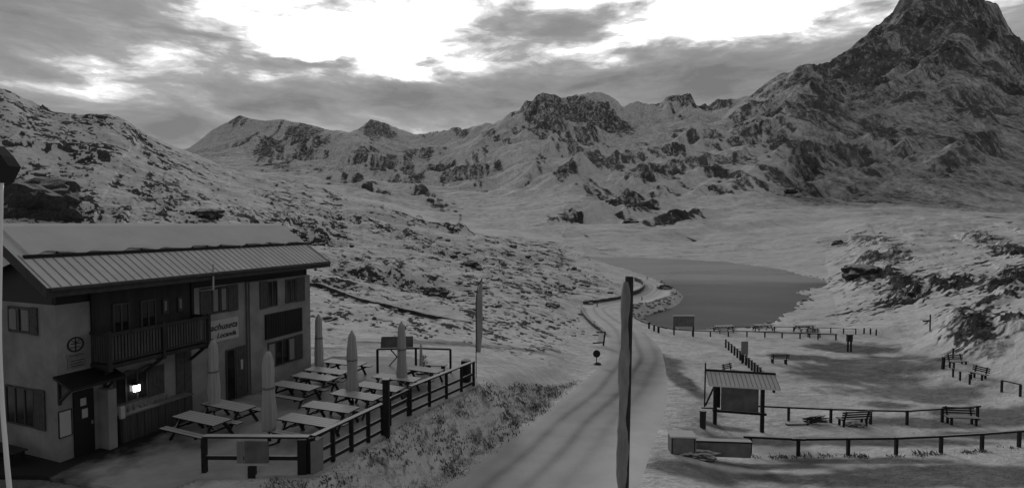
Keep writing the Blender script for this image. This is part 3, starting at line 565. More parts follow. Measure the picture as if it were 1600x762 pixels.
# walls (local: x along the front, -y outward): plinth-to-eave body
mb = MB(); mb.box((0, 0, -1.2), (W, VB, 5.3)); mb.build('wall', MT['plaster'], inn, world=False)
mb = MB()
for x in (.02, W - .14):
    mb.prism([(x, .02, 5.3), (x, VB - .02, 5.3), (x, VB - .02, 5.0 + .1), (x, VR, ZR - .22), (x, .02, ZE + SL * 1.0 - .22)], (.12, 0, 0))
mb.box((.02, .05, 5.3), (W - .02, .2, ZE + SL - .22))
mb.build('gable_boarding', MT['black'], inn, world=False)
ib('corner_block', MT['plaster'], ((7.75, -.16, -.6), (W + .001, -.002, 5.28)))
# roof: lower metal slope and upper snow slab with ragged edge
x0, x1 = -.75, W + .5
def rp(x, y, dz=0): return (x, y, (ZR - SL * (VR - y) if y <= VR else ZR - SL * (y - VR)) + dz)
mb = MB(); mb.prism([rp(x0, -OV), rp(x0, VR), rp(x0, VB + .8), rp(x0, VB + .8, -.16), rp(x0, VR, -.16), rp(x0, -OV, -.16)], (x1 - x0, 0, 0))
roof = mb.build('roof', MT['roofm'], inn, world=False)
mb = MB(); ns = 44
for i in range(ns + 1):
    x = x0 + .12 + (x1 - x0 - .24) * i / ns
    mb.bar(rp(x, -OV + .01, .008), rp(x, VR * .28, .008), .03, .022)
mb.build('roof_seam', MT['seam'], roof, world=False)
mb = MB(); nn = 120; edge = VR * .22
def ey(x): return .62 + .07 * math.sin(x * 4.6) + .05 * math.sin(x * 2.1 + 1) + .03 * math.sin(x * 9.3)
for i in range(nn + 1):
    x = x0 + .35 + (x1 - x0 - .4) * i / nn; y = ey(x); h = .17
    for (yy, dz) in ((y, .05), (y - .03, .11), (y + .12, .14), (VR - .3, .12), (VR, .05), (VR + 2.0, .1), (VB + .6, .1), (VB + .7, .01)): mb.v.append(Vector(rp(x, yy, dz)))
    if i:
        a_ = (i - 1) * 8
        for j in range(7): mb.f.append((a_ + j, a_ + j + 1, a_ + 8 + j + 1, a_ + 8 + j))
mb.f.append(tuple(range(8))); mb.f.append(tuple(range(nn * 8, nn * 8 + 8))[::-1])
mb.build('roof_snow', MT['snow'], roof, world=False, smooth=False)
mb = MB(); mb.bar(rp(x0 + .2, .52, .05), rp(x1 - .05, .52, .05), .12, .12)  # black bar and stubs stand in for the shadow under the snow edge
for i in range(18): x = x0 + .5 + i * .72; mb.bar(rp(x, .52, .04), rp(x, .75, .06), .05, .06)
mb.build('snow_edge_shadow', MT['black'], roof, world=False)
mb = MB(); mb.prism([rp(x0 - .06, -OV - .06, .03), rp(x0 - .06, VR, .03), rp(x0 - .06, VB + .85, .03), rp(x0 - .06, VB + .85, -.28), rp(x0 - .06, VR, -.28), rp(x0 - .06, -OV - .06, -.28)], (.055, 0, 0)); mb.build('verge_board', MT['fascia'], inn, world=False)
mb = MB(); mb.prism([rp(x1 + .005, -OV - .06, .03), rp(x1 + .005, VR, .03), rp(x1 + .005, VB + .85, .03), rp(x1 + .005, VB + .85, -.28), rp(x1 + .005, VR, -.28), rp(x1 + .005, -OV - .06, -.28)], (.055, 0, 0))
mb.build('verge_board', MT['fascia'], inn, world=False)
mb = MB(); mb.box((x0, -OV - .06, ZE - .30), (x1, -OV - .003, ZE + .0)); mb.build('fascia', MT['fascia'], inn, world=False)
mb = MB()
for i in range(17): x = x0 + .3 + i * (x1 - x0 - .6) / 16; mb.bar((x, -OV + .02, ZE - .24), (x, .04, ZE + SL * 1.02 - .26), .10, .14)
mb.build('rafter', MT['wood'], inn, world=False)
mb = MB(); mb.tube([(x0 + .05, -OV - .14, ZE - .06), (x1 - .05, -OV - .14, ZE - .09)], [.06, .06], 8); mb.build('gutter', MT['fascia'], inn, world=False)
# recess with balcony
ib('timber_wall', MT['wood'], ((1.12, -.03, 3.0), (4.9, -.002, 5.75)))
def window(x_a, x_b, za, zb, yf=0.0, shut=(1, 1), curt=.0, side=False, nb=1, name='window', sw=None):
    """window on the front (or the near side wall) with frame, panes and shutters"""
    wdt = x_b - x_a; sw = sw or wdt * .5
    def T(mb):
        if side: mb.v = [Vector((v.y, v.x, v.z)) for v in mb.v]; mb.f = [f[::-1] for f in mb.f]
        return mb
    mb = MB(); fr = .06
    mb.box((x_a, yf - .05, za), (x_b, yf + .02, za + fr)); mb.box((x_a, yf - .05, zb - fr), (x_b, yf + .02, zb)); mb.box((x_a, yf - .05, za + fr), (x_a + fr, yf + .02, zb - fr)); mb.box((x_b - fr, yf - .05, za + fr), (x_b, yf + .02, zb - fr))
    for i in range(nb): xm = x_a + wdt * (i + 1) / (nb + 1); mb.box((xm - .03, yf - .048, za + fr), (xm + .03, yf + .018, zb - fr))
    wn = T(mb).build(name, MT['wood2'], inn, world=False)
    mb = MB(); mb.box((x_a + .03, yf - .022, za + .03), (x_b - .03, yf - .004, zb - .03)); T(mb).build('pane', MT['glass'], wn, world=False)
    if curt:
        for s0 in (0, 1):
            mb = MB(); xa = x_a + .08 if s0 == 0 else x_b - .08 - wdt * curt
            m_ = 8
            for i in range(m_): xx = xa + wdt * curt * i / m_; mb.box((xx, yf - .034 - .008 * (i % 2), za + .1), (xx + wdt * curt / m_ * 1.0, yf - .024, zb - .1))
            T(mb).build('curtain', MT['curtain'], wn, world=False)
    for s0, on in enumerate(shut):
        if not on: continue
        xa = x_a - sw - .02 if s0 == 0 else x_b + .02
        mb = MB(); k = 4
        for i in range(k): mb.box((xa + sw * i / k + .006, yf - .05, za - .02), (xa + sw * (i + 1) / k - .006, yf - .012, zb + .02))
        for zc in (za + .22, zb - .22): mb.box((xa + .02, yf - .065, zc - .05), (xa + sw - .02, yf - .051, zc + .05))
        T(mb).build('shutter', MT['plank'], wn, world=False)
    return wn
window(1.75, 2.35, 3.25, 5.1, yf=-.04, shut=(0, 0), nb=1); window(2.75, 3.35, 3.25, 5.1, yf=-.04, shut=(0, 0), name='balcony_door')
window(3.62, 3.85, 4.45, 5.05, yf=-.05, shut=(0, 0), nb=0, curt=.45); window(4.25, 4.47, 4.45, 5.05, yf=-.05, shut=(0, 0), nb=0, curt=.45)
bal = MB(); bal.box((1.0, -.98, 2.98), (4.95, -.003, 3.12)); balc = bal.build('balcony', MT['wood'], inn, world=False)
mb = MB(); mb.box((1.0, -1.02, 4.12), (4.95, -.92, 4.24)); mb.box((1.0, -.99, 3.2), (4.95, -.93, 3.27))
for x in (1.04, 2.98, 4.9): mb.box((x - .06, -1.03, 2.9), (x + .06, -.91, 4.3))
mb.box((1.0, -.92, 4.12), (1.06, -.01, 4.24)); mb.box((4.89, -.92, 4.12), (4.95, -.01, 4.24)); mb.build('rail', MT['wood'], balc, world=False)
mb = MB()
for i in range(34):
    x = 1.16 + i * .112
    if abs(x - 2.98) < .08: continue
    mb.box((x - .036, -.972, 3.18), (x + .036, -.948, 4.11))
for i in range(7): y = -.85 + i * .125; mb.box((1.02, y - .035, 3.18), (1.045, y + .035, 4.11)); mb.box((4.9, y - .035, 3.18), (4.925, y + .035, 4.11))
mb.build('baluster', MT['wood2'], balc, world=False)
for x in (1.15, 2.98, 4.8): mb = MB(); mb.bar((x, -.02, 2.35), (x, -.9, 2.96), .09, .1); mb.box((x - .06, -.9, 2.86), (x + .06, -.01, 2.975)); mb.build('bracket', MT['wood'], balc, world=False)
ib('timber_post', MT['black'], ((1.04, -.10, 3.12), (1.16, -.01, 5.8))); ib('timber_post', MT['black'], ((4.84, -.10, 3.12), (4.96, -.01, 5.8)))
# ground floor of the near part
window(1.75, 3.0, 1.32, 2.42, shut=(0, 1), sw=.62, nb=2, name='serving_window')
mb = MB(); mb.tube([(1.75, -.2, 2.42), (2.1, -.24, 2.56), (2.5, -.2, 2.5), (2.9, -.26, 2.62), (3.15, -.2, 2.56)], [.03, .06, .04, .05, .02], 6)
mb.build('climbing_branch', MT['wood2'], inn, world=False)
lampo = ib('lantern', MT['lamp'], ((2.40, -.16, 1.70), (2.60, -.07, 1.93)))
ib('lantern_bracket', MT['black'], ((2.38, -.17, 1.935), (2.62, -.002, 1.975)), ((2.46, -.12, 1.975), (2.54, -.002, 2.05)))
mb = MB()
for i in range(10): x = 1.75 + i * .27; mb.box((x + .008, -.42, .02), (x + .262, -.38, .98))
mb.box((1.72, -.38, .02), (4.5, -.003, .97)); ct = mb.build('serving_counter', MT['wood2'], inn, world=False)
mb = MB(); mb.box((1.68, -.5, 1.0), (4.52, -.003, 1.06)); mb.build('counter_top', MT['plaster_dark'], ct, world=False)
for i in range(9):
    x = 1.9 + i * .22 + .05 * math.sin(i * 3); mb = MB(); mb.lathe((x, -.2, 1.06), [(.04, 0), (.05, .1), (.02, .16 + .04 * math.sin(i)), (.02, .22)], 8); mb.build('bottle', MT['plaster_dark'], ct, world=False)
ib('plank_door', MT['plank'], ((4.15, -.05, -.3), (4.48, -.003, 2.75)), ((4.5, -.05, -.3), (4.82, -.003, 2.75)))
dr = ib('entrance_door', MT['black'], ((.42, -.06, -.3), (1.05, -.003, 2.25)))
ib('notice', MT['paper'], ((.62, -.075, 1.72), (.80, -.063, 1.98)), parent=dr); ib('notice', MT['paper'], ((.66, -.075, 1.28), (.84, -.063, 1.6)), parent=dr)
ib('door_handle', MT['metal'], ((.95, -.12, 1.0), (.98, -.06, 1.12)), parent=dr)
ib('door_leaf', MT['plaster'], ((1.22, -.55, .02), (1.50, -.003, 2.15)))
ib('menu_board', MT['signw'], ((.0, -.04, .85), (.34, -.004, 1.7)), parent=inn)
ib('menu_frame', MT['letter'], ((-.03, -.05, .82), (.37, -.006, .85)), ((-.03, -.05, 1.7), (.37, -.006, 1.73)), ((-.03, -.05, .84), (-.005, -.006, 1.71)), ((.345, -.05, .84), (.37, -.006, 1.71)))
ib('mail_box', MT['signw'], ((1.60, -.62, 1.0), (1.74, -.5, 1.42)))
mb = MB(); mb.prism([(-.15, -.02, 2.95), (-.15, -.95, 2.62), (-.15, -.95, 2.54), (-.15, -.02, 2.86)], (1.75, 0, 0)); cn = mb.build('door_canopy', MT['black'], inn, world=False)
mb = MB()
for x in (0.02, 1.45): mb = MB(); mb.bar((x, -.03, 2.05), (x, -.75, 2.6), .08, .08); mb.box((x - .04, -.08, 1.95), (x + .04, -.003, 2.8)); mb.build('strut', MT['wood'], cn, world=False)
# crest and lettering
def text(s, size, loc, parent, m, name='lettering', shear=0, bold=0):
    cu = bpy.data.curves.new(name, 'FONT'); cu.body = s; cu.size = size; cu.extrude = .004; cu.align_x = 'CENTER'; cu.shear = shear; cu.offset = bold
    tmp = bpy.data.objects.new('tmp', cu); COL.objects.link(tmp); bpy.context.view_layer.update()
    mesh = bpy.data.meshes.new_from_object(tmp.evaluated_get(bpy.context.evaluated_depsgraph_get())); bpy.data.objects.remove(tmp)
    mesh.materials.clear(); mesh.materials.append(m); o = bpy.data.objects.new(name, mesh); COL.objects.link(o); o.parent = parent
    o.rotation_euler = (R(90), 0, 0); o.location = loc; return o
mb = MB(); seg = 28
def ring(cx, cz, r0, r1, y, th=.02):
    for i in range(seg):
        a, b_ = 2 * math.pi * i / seg, 2 * math.pi * (i + 1) / seg
        mb.prism([(cx + r0*math.cos(a), y, cz + r0*math.sin(a)), (cx + r1*math.cos(a), y, cz + r1*math.sin(a)), (cx + r1*math.cos(b_), y, cz + r1*math.sin(b_)), (cx + r0*math.cos(b_), y, cz + r0*math.sin(b_))], (0, -th, 0))
ring(.56, 3.88, .21, .26, -.004); mb.box((.545, -.024, 3.66), (.575, -.004, 4.1)); mb.box((.42, -.024, 3.9), (.72, -.004, 3.925)); mb.box((.40, -.024, 3.78), (.70, -.004, 3.80))
mb.bar((.45, -.014, 4.02), (.56, -.014, 3.94), .02, .02); mb.bar((.68, -.014, 4.02), (.56, -.014, 3.94), .02, .02); mb.build('round_emblem', MT['letter'], inn, world=False)
pl_ = ib('emblem_plate', MT['signg'], ((.28, -.03, 3.44), (.84, -.004, 3.58)), ((.3, -.03, 3.06), (.86, -.004, 3.41)))
mb = MB()
for z, a, b_ in ((3.51, .34, .78), (3.33, .38, .8), (3.24, .36, .74), (3.15, .38, .78)): mb.box((a, -.036, z - .012), (b_, -.031, z + .012))
mb.build('small_print', MT['letter'], pl_, world=False)
sg = ib('name_sign', MT['signw'], ((5.45, -.035, 2.82), (7.2, -.004, 3.78)))
text('Lachuseta', .40, (6.32, -.045, 3.34), sg, MT['letter'], shear=.35, bold=.006); text('Locanda', .30, (6.55, -.045, 2.98), sg, MT['letter'], shear=.3, bold=.006)
# middle and far part windows
window(5.85, 6.65, 4.08, 5.24, curt=.28, sw=.55); window(8.75, 9.4, 3.95, 5.22, yf=-.16, sw=.42, shut=(1, 0)); window(9.95, 10.65, 3.98, 5.2, yf=-.16, shut=(0, 1), sw=.62)
window(5.95, 6.02, .55, 2.2, shut=(1, 0), sw=.3, nb=0, name='side_window'); d2 = window(6.5, 7.0, -.0, 2.35, shut=(0, 1), sw=.55, nb=0, name='terrace_door')
ib('notice', MT['paper'], ((7.25, -.08, 1.3), (7.38, -.066, 1.75)), parent=d2)
ib('slatted_panel', MT['black'], ((8.6, -.22, 2.4), (11.05, -.164, 3.62)))
mb = MB()
for i in range(16): mb.box((8.66 + i * .15, -.24, 2.46), (8.69 + i * .15, -.222, 3.56))
mb.build('panel_slat', MT['wood'], inn, world=False)
window(8.75, 10.55, .95, 2.22, yf=-.16, shut=(0, 1), sw=.5, nb=3, curt=.2)
mb = MB(); mb.tube([(7.68, -.07, 5.3), (7.68, -.07, .0)], [.045, .045], 8); mb.build('downpipe', MT['plaster_dark'], inn, world=False)
mb = MB(); mb.tube([(5.05, -1.1, 5.3), (5.05, -1.12, 6.35)], [.035, .035], 8); mb.tube([(5.05, -1.1, 5.3), (5.05, -.2, 5.2)], [.03, .03], 8); mb.build('vent_pipe', MT['signw'], inn, world=False)
window(1.35, 2.6, 4.25, 5.15, side=True, shut=(1, 0), sw=.4, curt=.3); window(1.25, 2.9, 1.0, 2.35, side=True, shut=(1, 0), sw=.55, nb=2)
# side-wall bench
sb = PZ(40, 735, 0)
def plank_bench(name, label, loc, rz, Lb, group=None, back=True, mtl='table'):
    t = thing(name, label, 'bench', loc, rz, group); h = .44
    mb = MB(); [mb.box((-Lb/2, -.2 + i*.15, h - .03), (Lb/2, -.07 + i*.15, h + .01)) for i in range(3)]; mb.build('seat', MT[mtl], t, world=False)
    if back:
        mb = MB(); [mb.bar((-Lb/2, .27 + i*.025, h + .14 + i*.13), (Lb/2, .27 + i*.025, h + .14 + i*.13), .03, .085) for i in range(3)]; mb.build('backrest', MT[mtl], t, world=False)
    for s in (-1, 1):
        mb = MB(); x = s * (Lb/2 - .2); mb.box((x - .05, -.18, -.08), (x + .05, -.1, h - .035)); mb.box((x - .05, .14, -.08), (x + .05, .22, h - .035)); mb.box((x - .05, -.18, h - .10), (x + .05, .22, h - .036))
        if back: mb.bar((x, .2, h - .1), (x, .36, h + .48), .06, .07)
        mb.build('leg', MT['timber'], t, world=False)
    return t
p = inn.matrix_basis if False else None
loc = Vector((C0[0], C0[1], 0)) - OUT * 1.9 - ALONG * .55
plank_bench('wall_bench', 'dark low bench against the near side wall of the inn, under the lower window', loc, ROT + R(90), 1.7, back=False, mtl='wood')

# ------------------------------------------------------------------ terrace slab
xs = np.linspace(-24, 0, 120); mb = MB(); P = [Vector((p[0], p[1], 0)) for p in TERR]
cells = []; step = .25; nx, ny = int(24 / step), int(32 / step)
bmv = [(p.x, p.y, -.0) for p in P]
import bmesh
bm = bmesh.new(); vsb = [bm.verts.new((p.x, p.y, 0)) for p in P]; f = bm.faces.new(vsb); 
if f.normal.z < 0: f.normal_flip()
ext = bmesh.ops.extrude_face_region(bm, geom=[f]); 
for v in [e for e in ext['geom'] if isinstance(e, bmesh.types.BMVert)]: v.co.z -= .9
bmesh.ops.recalc_face_normals(bm, faces=bm.faces)
for k in range(60):
    for ax in (0, 1):
        co = (-28 + k * .5, 0, 0) if ax == 0 else (0, 10 + k * .5, 0); no_ = (1, 0, 0) if ax == 0 else (0, 1, 0)
        bmesh.ops.bisect_plane(bm, geom=bm.verts[:] + bm.edges[:] + bm.faces[:], plane_co=co, plane_no=no_)
me = bpy.data.meshes.new('terrace'); bm.to_mesh(me); bm.free(); me.materials.append(MT['deck']); te = bpy.data.objects.new('terrace_pavement', me); COL.objects.link(te); te['kind'] = 'structure'
wt = []
for v in me.vertices:
    r = Vector((v.co.x - C0[0], v.co.y - C0[1], 0)); u = r.dot(ALONG); o_ = r.dot(OUT)
    near_door = math.exp(-((u - 1.6) / 2.6) ** 2 - (max(o_, 0) / 2.4) ** 2)
    wet = .75 * near_door + .5 * math.exp(-(max(o_, 0) / .55) ** 2) + (.8 if o_ < 0 and u < 1 else 0) + .7 * max(0, 1 - abs((u + 1.6)) / 1.6) * (1 if o_ < 3 else .0)
    wt.append(min(wet, 1.0) + .12)
a = me.attributes.new('wet', 'FLOAT', 'POINT'); a.data.foreach_set('value', wt)

# ------------------------------------------------------------------ picnic tables
def make_table(label, group, L_=2.3):
    t = thing('picnic_table', label, 'picnic table', (0, 0, 0), 0, group)
    mb = MB(); [mb.box((-L_/2, -.37 + i*.15, .71), (L_/2, -.232 + i*.15, .75)) for i in range(5)]; mb.build('table_top', MT['table'], t, world=False)
    for s in (-1, 1):
        mb = MB(); [mb.box((-L_/2, s*.72 - .14 + i*.15, .43), (L_/2, s*.72 - .01 + i*.15, .47)) for i in range(2)]; mb.build('seat', MT['table'], t, world=False)
    for s in (-1, 1):
        mb = MB(); x = s * (L_/2 - .32); mb.bar((x, -.66, 0), (x, -.22, .71), .07, .09); mb.bar((x, .66, 0), (x, .22, .71), .07, .09)
        mb.box((x - .085, -.84, .34), (x - .04, .84, .425)); mb.box((x - .085, -.36, .62), (x - .04, .36, .705)); mb.build('leg_frame', MT['timber'], t, world=False)
    mb = MB(); mb.bar((-L_/2 + .35, 0, .38), (0, 0, .69), .06, .06); mb.bar((L_/2 - .35, 0, .38), (0, 0, .69), .06, .06); mb.build('brace', MT['timber'], t, world=False)
    return t
TBL = [((455,528),(583,592),'snow dusted picnic table beside the inn wall behind the far window parasol'),
 ((431,492),(598,605),'snow dusted picnic table tight against the inn under the slatted panel'),
 ((467,565),(629,640),'long snow topped picnic table in front of the central closed parasol'),
 ((514,600),(610,622),'snow topped picnic table at the foot of the central closed parasol'),
 ((435,529),(650,660),'snow topped picnic table nearest the front fence corner'),
 ((481,541),(575,581),'picnic table beside the parasol that stands past the far corner of the inn'),
 ((561,625),(600,606),'picnic table right of the central parasol, behind the tall fence post'),
 ((582,657),(586,592),'picnic table just inside the fence opening, in front of the right-hand parasol'),
 ((632,684),(573,578),'picnic table behind the right-hand parasol, near the timber rail frame'),
 ((507,570),(563,568),'picnic table in the back row beyond the inn corner'),
 ((316,398),(627,637),'picnic table at the parasol by the terrace door, under the name sign'),
 ((266,364),(645,659),'picnic table nearest the entrance, left of all others')]
base_t = None; grp = 'picnic tables on the inn terrace'
for (xa, xb), (ya, yb), lab in TBL:
    p = PZ((xa + xb) / 2, (ya + yb) / 2, .75); loc = Vector((p[0], p[1], 0)); rz = math.atan2(OUT.y, OUT.x) + random.uniform(-.06, .06)
    if base_t is None:
        base_t = make_table(lab, grp); base_t.location = loc; base_t.rotation_euler = (0, 0, rz)
    else: copy_tree(base_t, loc, rz, lab)

# ------------------------------------------------------------------ closed parasols
def make_parasol(label, loc, H_=3.35, rw=1.0, seed=0, group='closed parasols on the inn terrace'):
    t = thing('closed_parasol', label, 'parasol', loc, 0, group); rnd = random.Random(seed)
    mb = MB(); mb.lathe((0, 0, 0), [(.03, 0), (.03, H_ + .04)], 8); mb.build('pole', MT['timber'], t, world=False)
    mb = MB(); mb.lathe((0, 0, 0), [(.28, 0), (.28, .07), (.07, .09), (.06, .28)], 12); mb.build('base', MT['timber'], t, world=False)
    ph = [rnd.uniform(-.1, .1) for _ in range(24)]; ld = rnd.uniform(0, 6)
    prof = [(.20, .48), (.23, .58), (.225, .9), (.205, 1.3), (.20, 1.7), (.19, 2.2), (.175, 2.6), (.16, 2.9), (.145, 3.1), (.135, 3.2), (.085, 3.31), (.02, 3.36)]
    mb = MB(); mb.lathe((0, 0, 0), [(r * rw * (1 + .08 * math.sin(ld + 4 * z)), z * H_ / 3.35) for r, z in [(a_ * .86, b_) for a_, b_ in prof]], 24, wob=lambda i, j: 1 + (.26 if i % 3 == 0 else -.14) * (1 if j < 9 else .3) + ph[i] * .8 + .04 * math.sin(j * 1.7 + i))
    mb.build('folded_canopy', MT['cloth'], t, world=False, smooth=True)
    mb = MB(); mb.lathe((0, 0, 0), [(.2 * rw, 2.02), (.205 * rw, 2.08)], 16); mb.build('tie', MT['plaster_dark'], t, world=False)
    return t
for px, py, H_, rw, lab in [(335,658,3.35,1.0,'closed grey parasol in front of the terrace door and name sign'),(421,692,3.4,1.12,'largest closed grey parasol, in front of the far ground floor window'),
                       (499,588,3.25,1.0,'closed grey parasol standing just past the far corner of the inn'),(551,634,3.3,1.1,'closed grey parasol in the middle of the terrace tables'),(628,612,3.35,1.0,'closed grey parasol in front of the grey board and timber frame')]:
    p = PZ(px, py, 0); make_parasol(lab, (p[0], p[1], 0), H_, rw, seed=px)
p = PZ(658, 583, 0); make_parasol('slim short closed parasol between the timber frame and the back tables', (p[0], p[1], 0), 1.55, .38, seed=2)

# ------------------------------------------------------------------ fences
def fence(name, label, posts, H_, rails, pw=.13, rw_=(.06, .14), cap=None, group=None, over=0, cat='fence', mtl='timber', posth=None):
    """posts: list of Vector base points; rails: heights (fractions of H_)"""
    t = thing(name, label, cat, posts[0], 0, group)
    for i, p in enumerate(posts):
        mb = MB(); hh = (posth[i] if posth else H_); mb.bar(p - Vector((0, 0, .25)), p + Vector((0, 0, hh)), pw, pw); mb.build('post', MT[mtl], t)
    for i in range(len(posts) - 1):
        a, b_ = posts[i], posts[i + 1]; d = (b_ - a).normalized() * over
        for k, r_ in enumerate(rails):
            mb = MB(); zz_ = H_ * r_; mb.bar(a - d + Vector((0, 0, zz_)), b_ + d + Vector((0, 0, zz_)), rw_[0], rw_[1]); mb.build('rail', MT[mtl], t)
        if cap:
            mb = MB(); mb.bar(a - d + Vector((0, 0, H_ + .03)), b_ + d + Vector((0, 0, H_ + .03)), cap, .06); mb.build('top_rail', MT[mtl], t)
    return t
def pz(px, py, z=0): p = PZ(px, py, z); return Vector(p)
A_ = pz(320, 737); B_ = pz(484, 738); FT = 1.15
fence('terrace_fence', 'low two rail terrace fence facing the camera, with snow on its broad top rail', [A_, B_], FT, (.42,), .14, (.06, .13), cap=.22, over=.0)
Cc = pz(489, 737); Dd = pz(600, 677); ps = [Cc + (Dd - Cc) * t_ for t_ in (0, .25, .5, .75, .98)]
fence('terrace_fence', 'terrace fence section running from the front corner up to the tall post', ps, FT, (.52, .14), .13, (.05, .12), cap=.2)
mb = MB(); mb.box((-.34, -.14, 0), (-.06, .2, 1.1)); cbx = mb.build('fence_corner_box', MT['black']); cbx.location = pz(484, 738); cbx.rotation_euler = (0, 0, R(5)); tag(cbx, 'solid dark boarded box at the front corner of the terrace fence', 'corner box')
mb = MB(); mb.box((-.1, -.03, .05), (.3, .0, 1.08)); q = mb.build('corner_panel', MT['signg']); q.location = pz(493, 737) + Vector((.0, -.14, 0)); q.rotation_euler = (0, 0, R(40)); tag(q, 'pale grey panel fixed on the right side of the fence corner', 'panel')
tp = pz(604, 678); th = thing('tall_fence_post', 'tall dark square timber post beside the opening in the terrace fence', 'post', tp)
mb = MB(); mb.bar(tp - Vector((0, 0, .3)), tp + Vector((0, 0, 2.08)), .23, .23); mb.build('shaft', MT['timber'], th); mb = MB(); mb.bar(tp + Vector((0, 0, 2.08)), tp + Vector((0, 0, 2.14)), .28, .28); mb.build('cap', MT['timber'], th)
E_ = pz(641, 648); Fp = pz(740, 602); ps = [E_ + (Fp - E_) * t_ for t_ in (0, .27, .53, .78, 1)]
fence('terrace_fence', 'far terrace fence section running to the flag, its top rail covered in snow', ps, 1.18, (.5, .14), .13, (.05, .12), cap=.2)
fence('fence_gate', 'short three rail gate panel between the tall post and the far fence section', [pz(609, 664), pz(638, 649)], 1.12, (.93, .62, .30), .12, (.06, .15), cat='gate')
# notice boards hung on the front fence
nb = thing('notice_board', 'pale notice board hanging on the front terrace fence', 'notice board', pz(398, 737) + Vector((0, -.1, 0)))
mb = MB(); mb.box((-.26, -.04, .36), (.52, 0, 1.06)); mb.build('panel', MT['board'], nb, world=False); mb = MB(); mb.box((-.5, -.035, .38), (-.3, .005, 1.04)); mb.build('side_panel', MT['signg'], nb, world=False)
mb = MB(); mb.box((-.52, -.06, .28), (.56, .01, .355)); mb.build('ledge', MT['signw'], nb, world=False)
mb = MB(); mb.box((-.12, -.12, -.1), (.12, 0.0, .27)); mb.build('foot', MT['black'], nb, world=False)
# timber rail frame + grey board at the back
fr = [pz(590, 582), pz(650, 580), pz(704, 582)]
fence('timber_rail_frame', 'waist high dark timber rail frame at the back of the terrace', fr, 1.28, (1.0,), .11, (.09, .09), cat='rail')
gb_ = thing('information_board', 'grey slanted board on crossed legs behind the timber rail frame', 'board', pz(620, 572))
b0 = pz(620, 572)
mb = MB(); mb.prism([(-.92, 0, .92), (.92, 0, .98), (.92, -.0, 1.72), (-.86, 0, 1.68)], (0, .06, 0)); mb.build('panel', MT['board'], gb_, world=False)
for s in (-1, 1): mb = MB(); mb.bar((s*.45, .1, 0), (-s*.35, .1, .92), .06, .06); mb.build('leg', MT['timber'], gb_, world=False)
# bin behind the fence
def lathe_thing(name, label, cat, loc, prof, m, seg=14, part='body', group=None):
    t = thing(name, label, cat, loc, 0, group); mb = MB(); mb.lathe((0, 0, 0), prof, seg); mb.build(part, m, t, world=False, smooth=False); return t
bn = lathe_thing('litter_bin', 'dark round litter bin behind the far end of the terrace fence', 'bin', pz(727, 600) + Vector((0, .5, 0)), [(.22, 0), (.26, .1), (.26, .95)], MT['black'])
mb = MB(); mb.lathe((0, 0, .95), [(.27, 0), (.24, .14), (.1, .22)], 14); mb.build('lid', MT['timber'], bn, world=False)
# dark potted shrub and low lounger at the back
pt = lathe_thing('potted_shrub', 'small dark potted shrub beside the low bench behind the tables', 'plant', pz(662, 580), [(.12, 0), (.17, .28)], MT['black'], part='pot')
mb = MB(); rnd = random.Random(4)
for i in range(120):
    a = rnd.uniform(0, 6.28); r_ = rnd.uniform(0, .22); z = rnd.uniform(.25, .85); v = Vector((r_*math.cos(a), r_*math.sin(a), z)); d = Vector((rnd.uniform(-1, 1), rnd.uniform(-1, 1), rnd.uniform(-.2, 1))).normalized() * .12; s_ = d.cross(Vector((0, 0, 1))).normalized() * .03
    mb.add([v - s_, v + s_, v + d], [(0, 1, 2)])
mb.build('foliage', MT['grass'], pt, world=False)
plank_bench('low_bench', 'low dark bench with snow on it beside the potted shrub', pz(681, 582), R(-10), 1.2, back=False)

# ------------------------------------------------------------------ beach flag
fb = pz(744, 590); ft = thing('beach_flag', 'tall pale feather banner on a thin bent pole behind the terrace fence', 'flag', fb)
pts = [Vector((0, 0, z)) for z in np.linspace(0, 3.9, 8)] + [Vector((.03, 0, 4.3)), Vector((.09, 0, 4.7)), Vector((.2, 0, 5.0)), Vector((.34, 0, 5.22))]
mb = MB(); mb.tube(pts, [.022] * len(pts), 8); mb.build('pole', MT['wood'], ft, world=False)
mb = MB(); NL = 26; Lp_ = []
for i in range(NL + 1):
    z = 1.35 + (5.2 - 1.35) * i / NL; xl = 0.02 if z < 3.9 else .02 + .32 * ((z - 3.9) / 1.32) ** 1.9; xr = .34 if z > 2.4 else .34 - .10 * (2.4 - z)
    for j in range(5): t_ = j / 4; mb.v.append(Vector((xl + (max(xr, xl + .01) - xl) * t_, .05 * math.sin(z * 2 + t_ * 3) * t_, z)))
    if i:
        for j in range(4): a = (i-1)*5 + j; mb.f.append((a, a+1, a+6, a+5))
o = mb.build('banner', MT['flag'], ft, world=False, smooth=True); sm = o.modifiers.new('solid', 'SOLIDIFY'); sm.thickness = .006
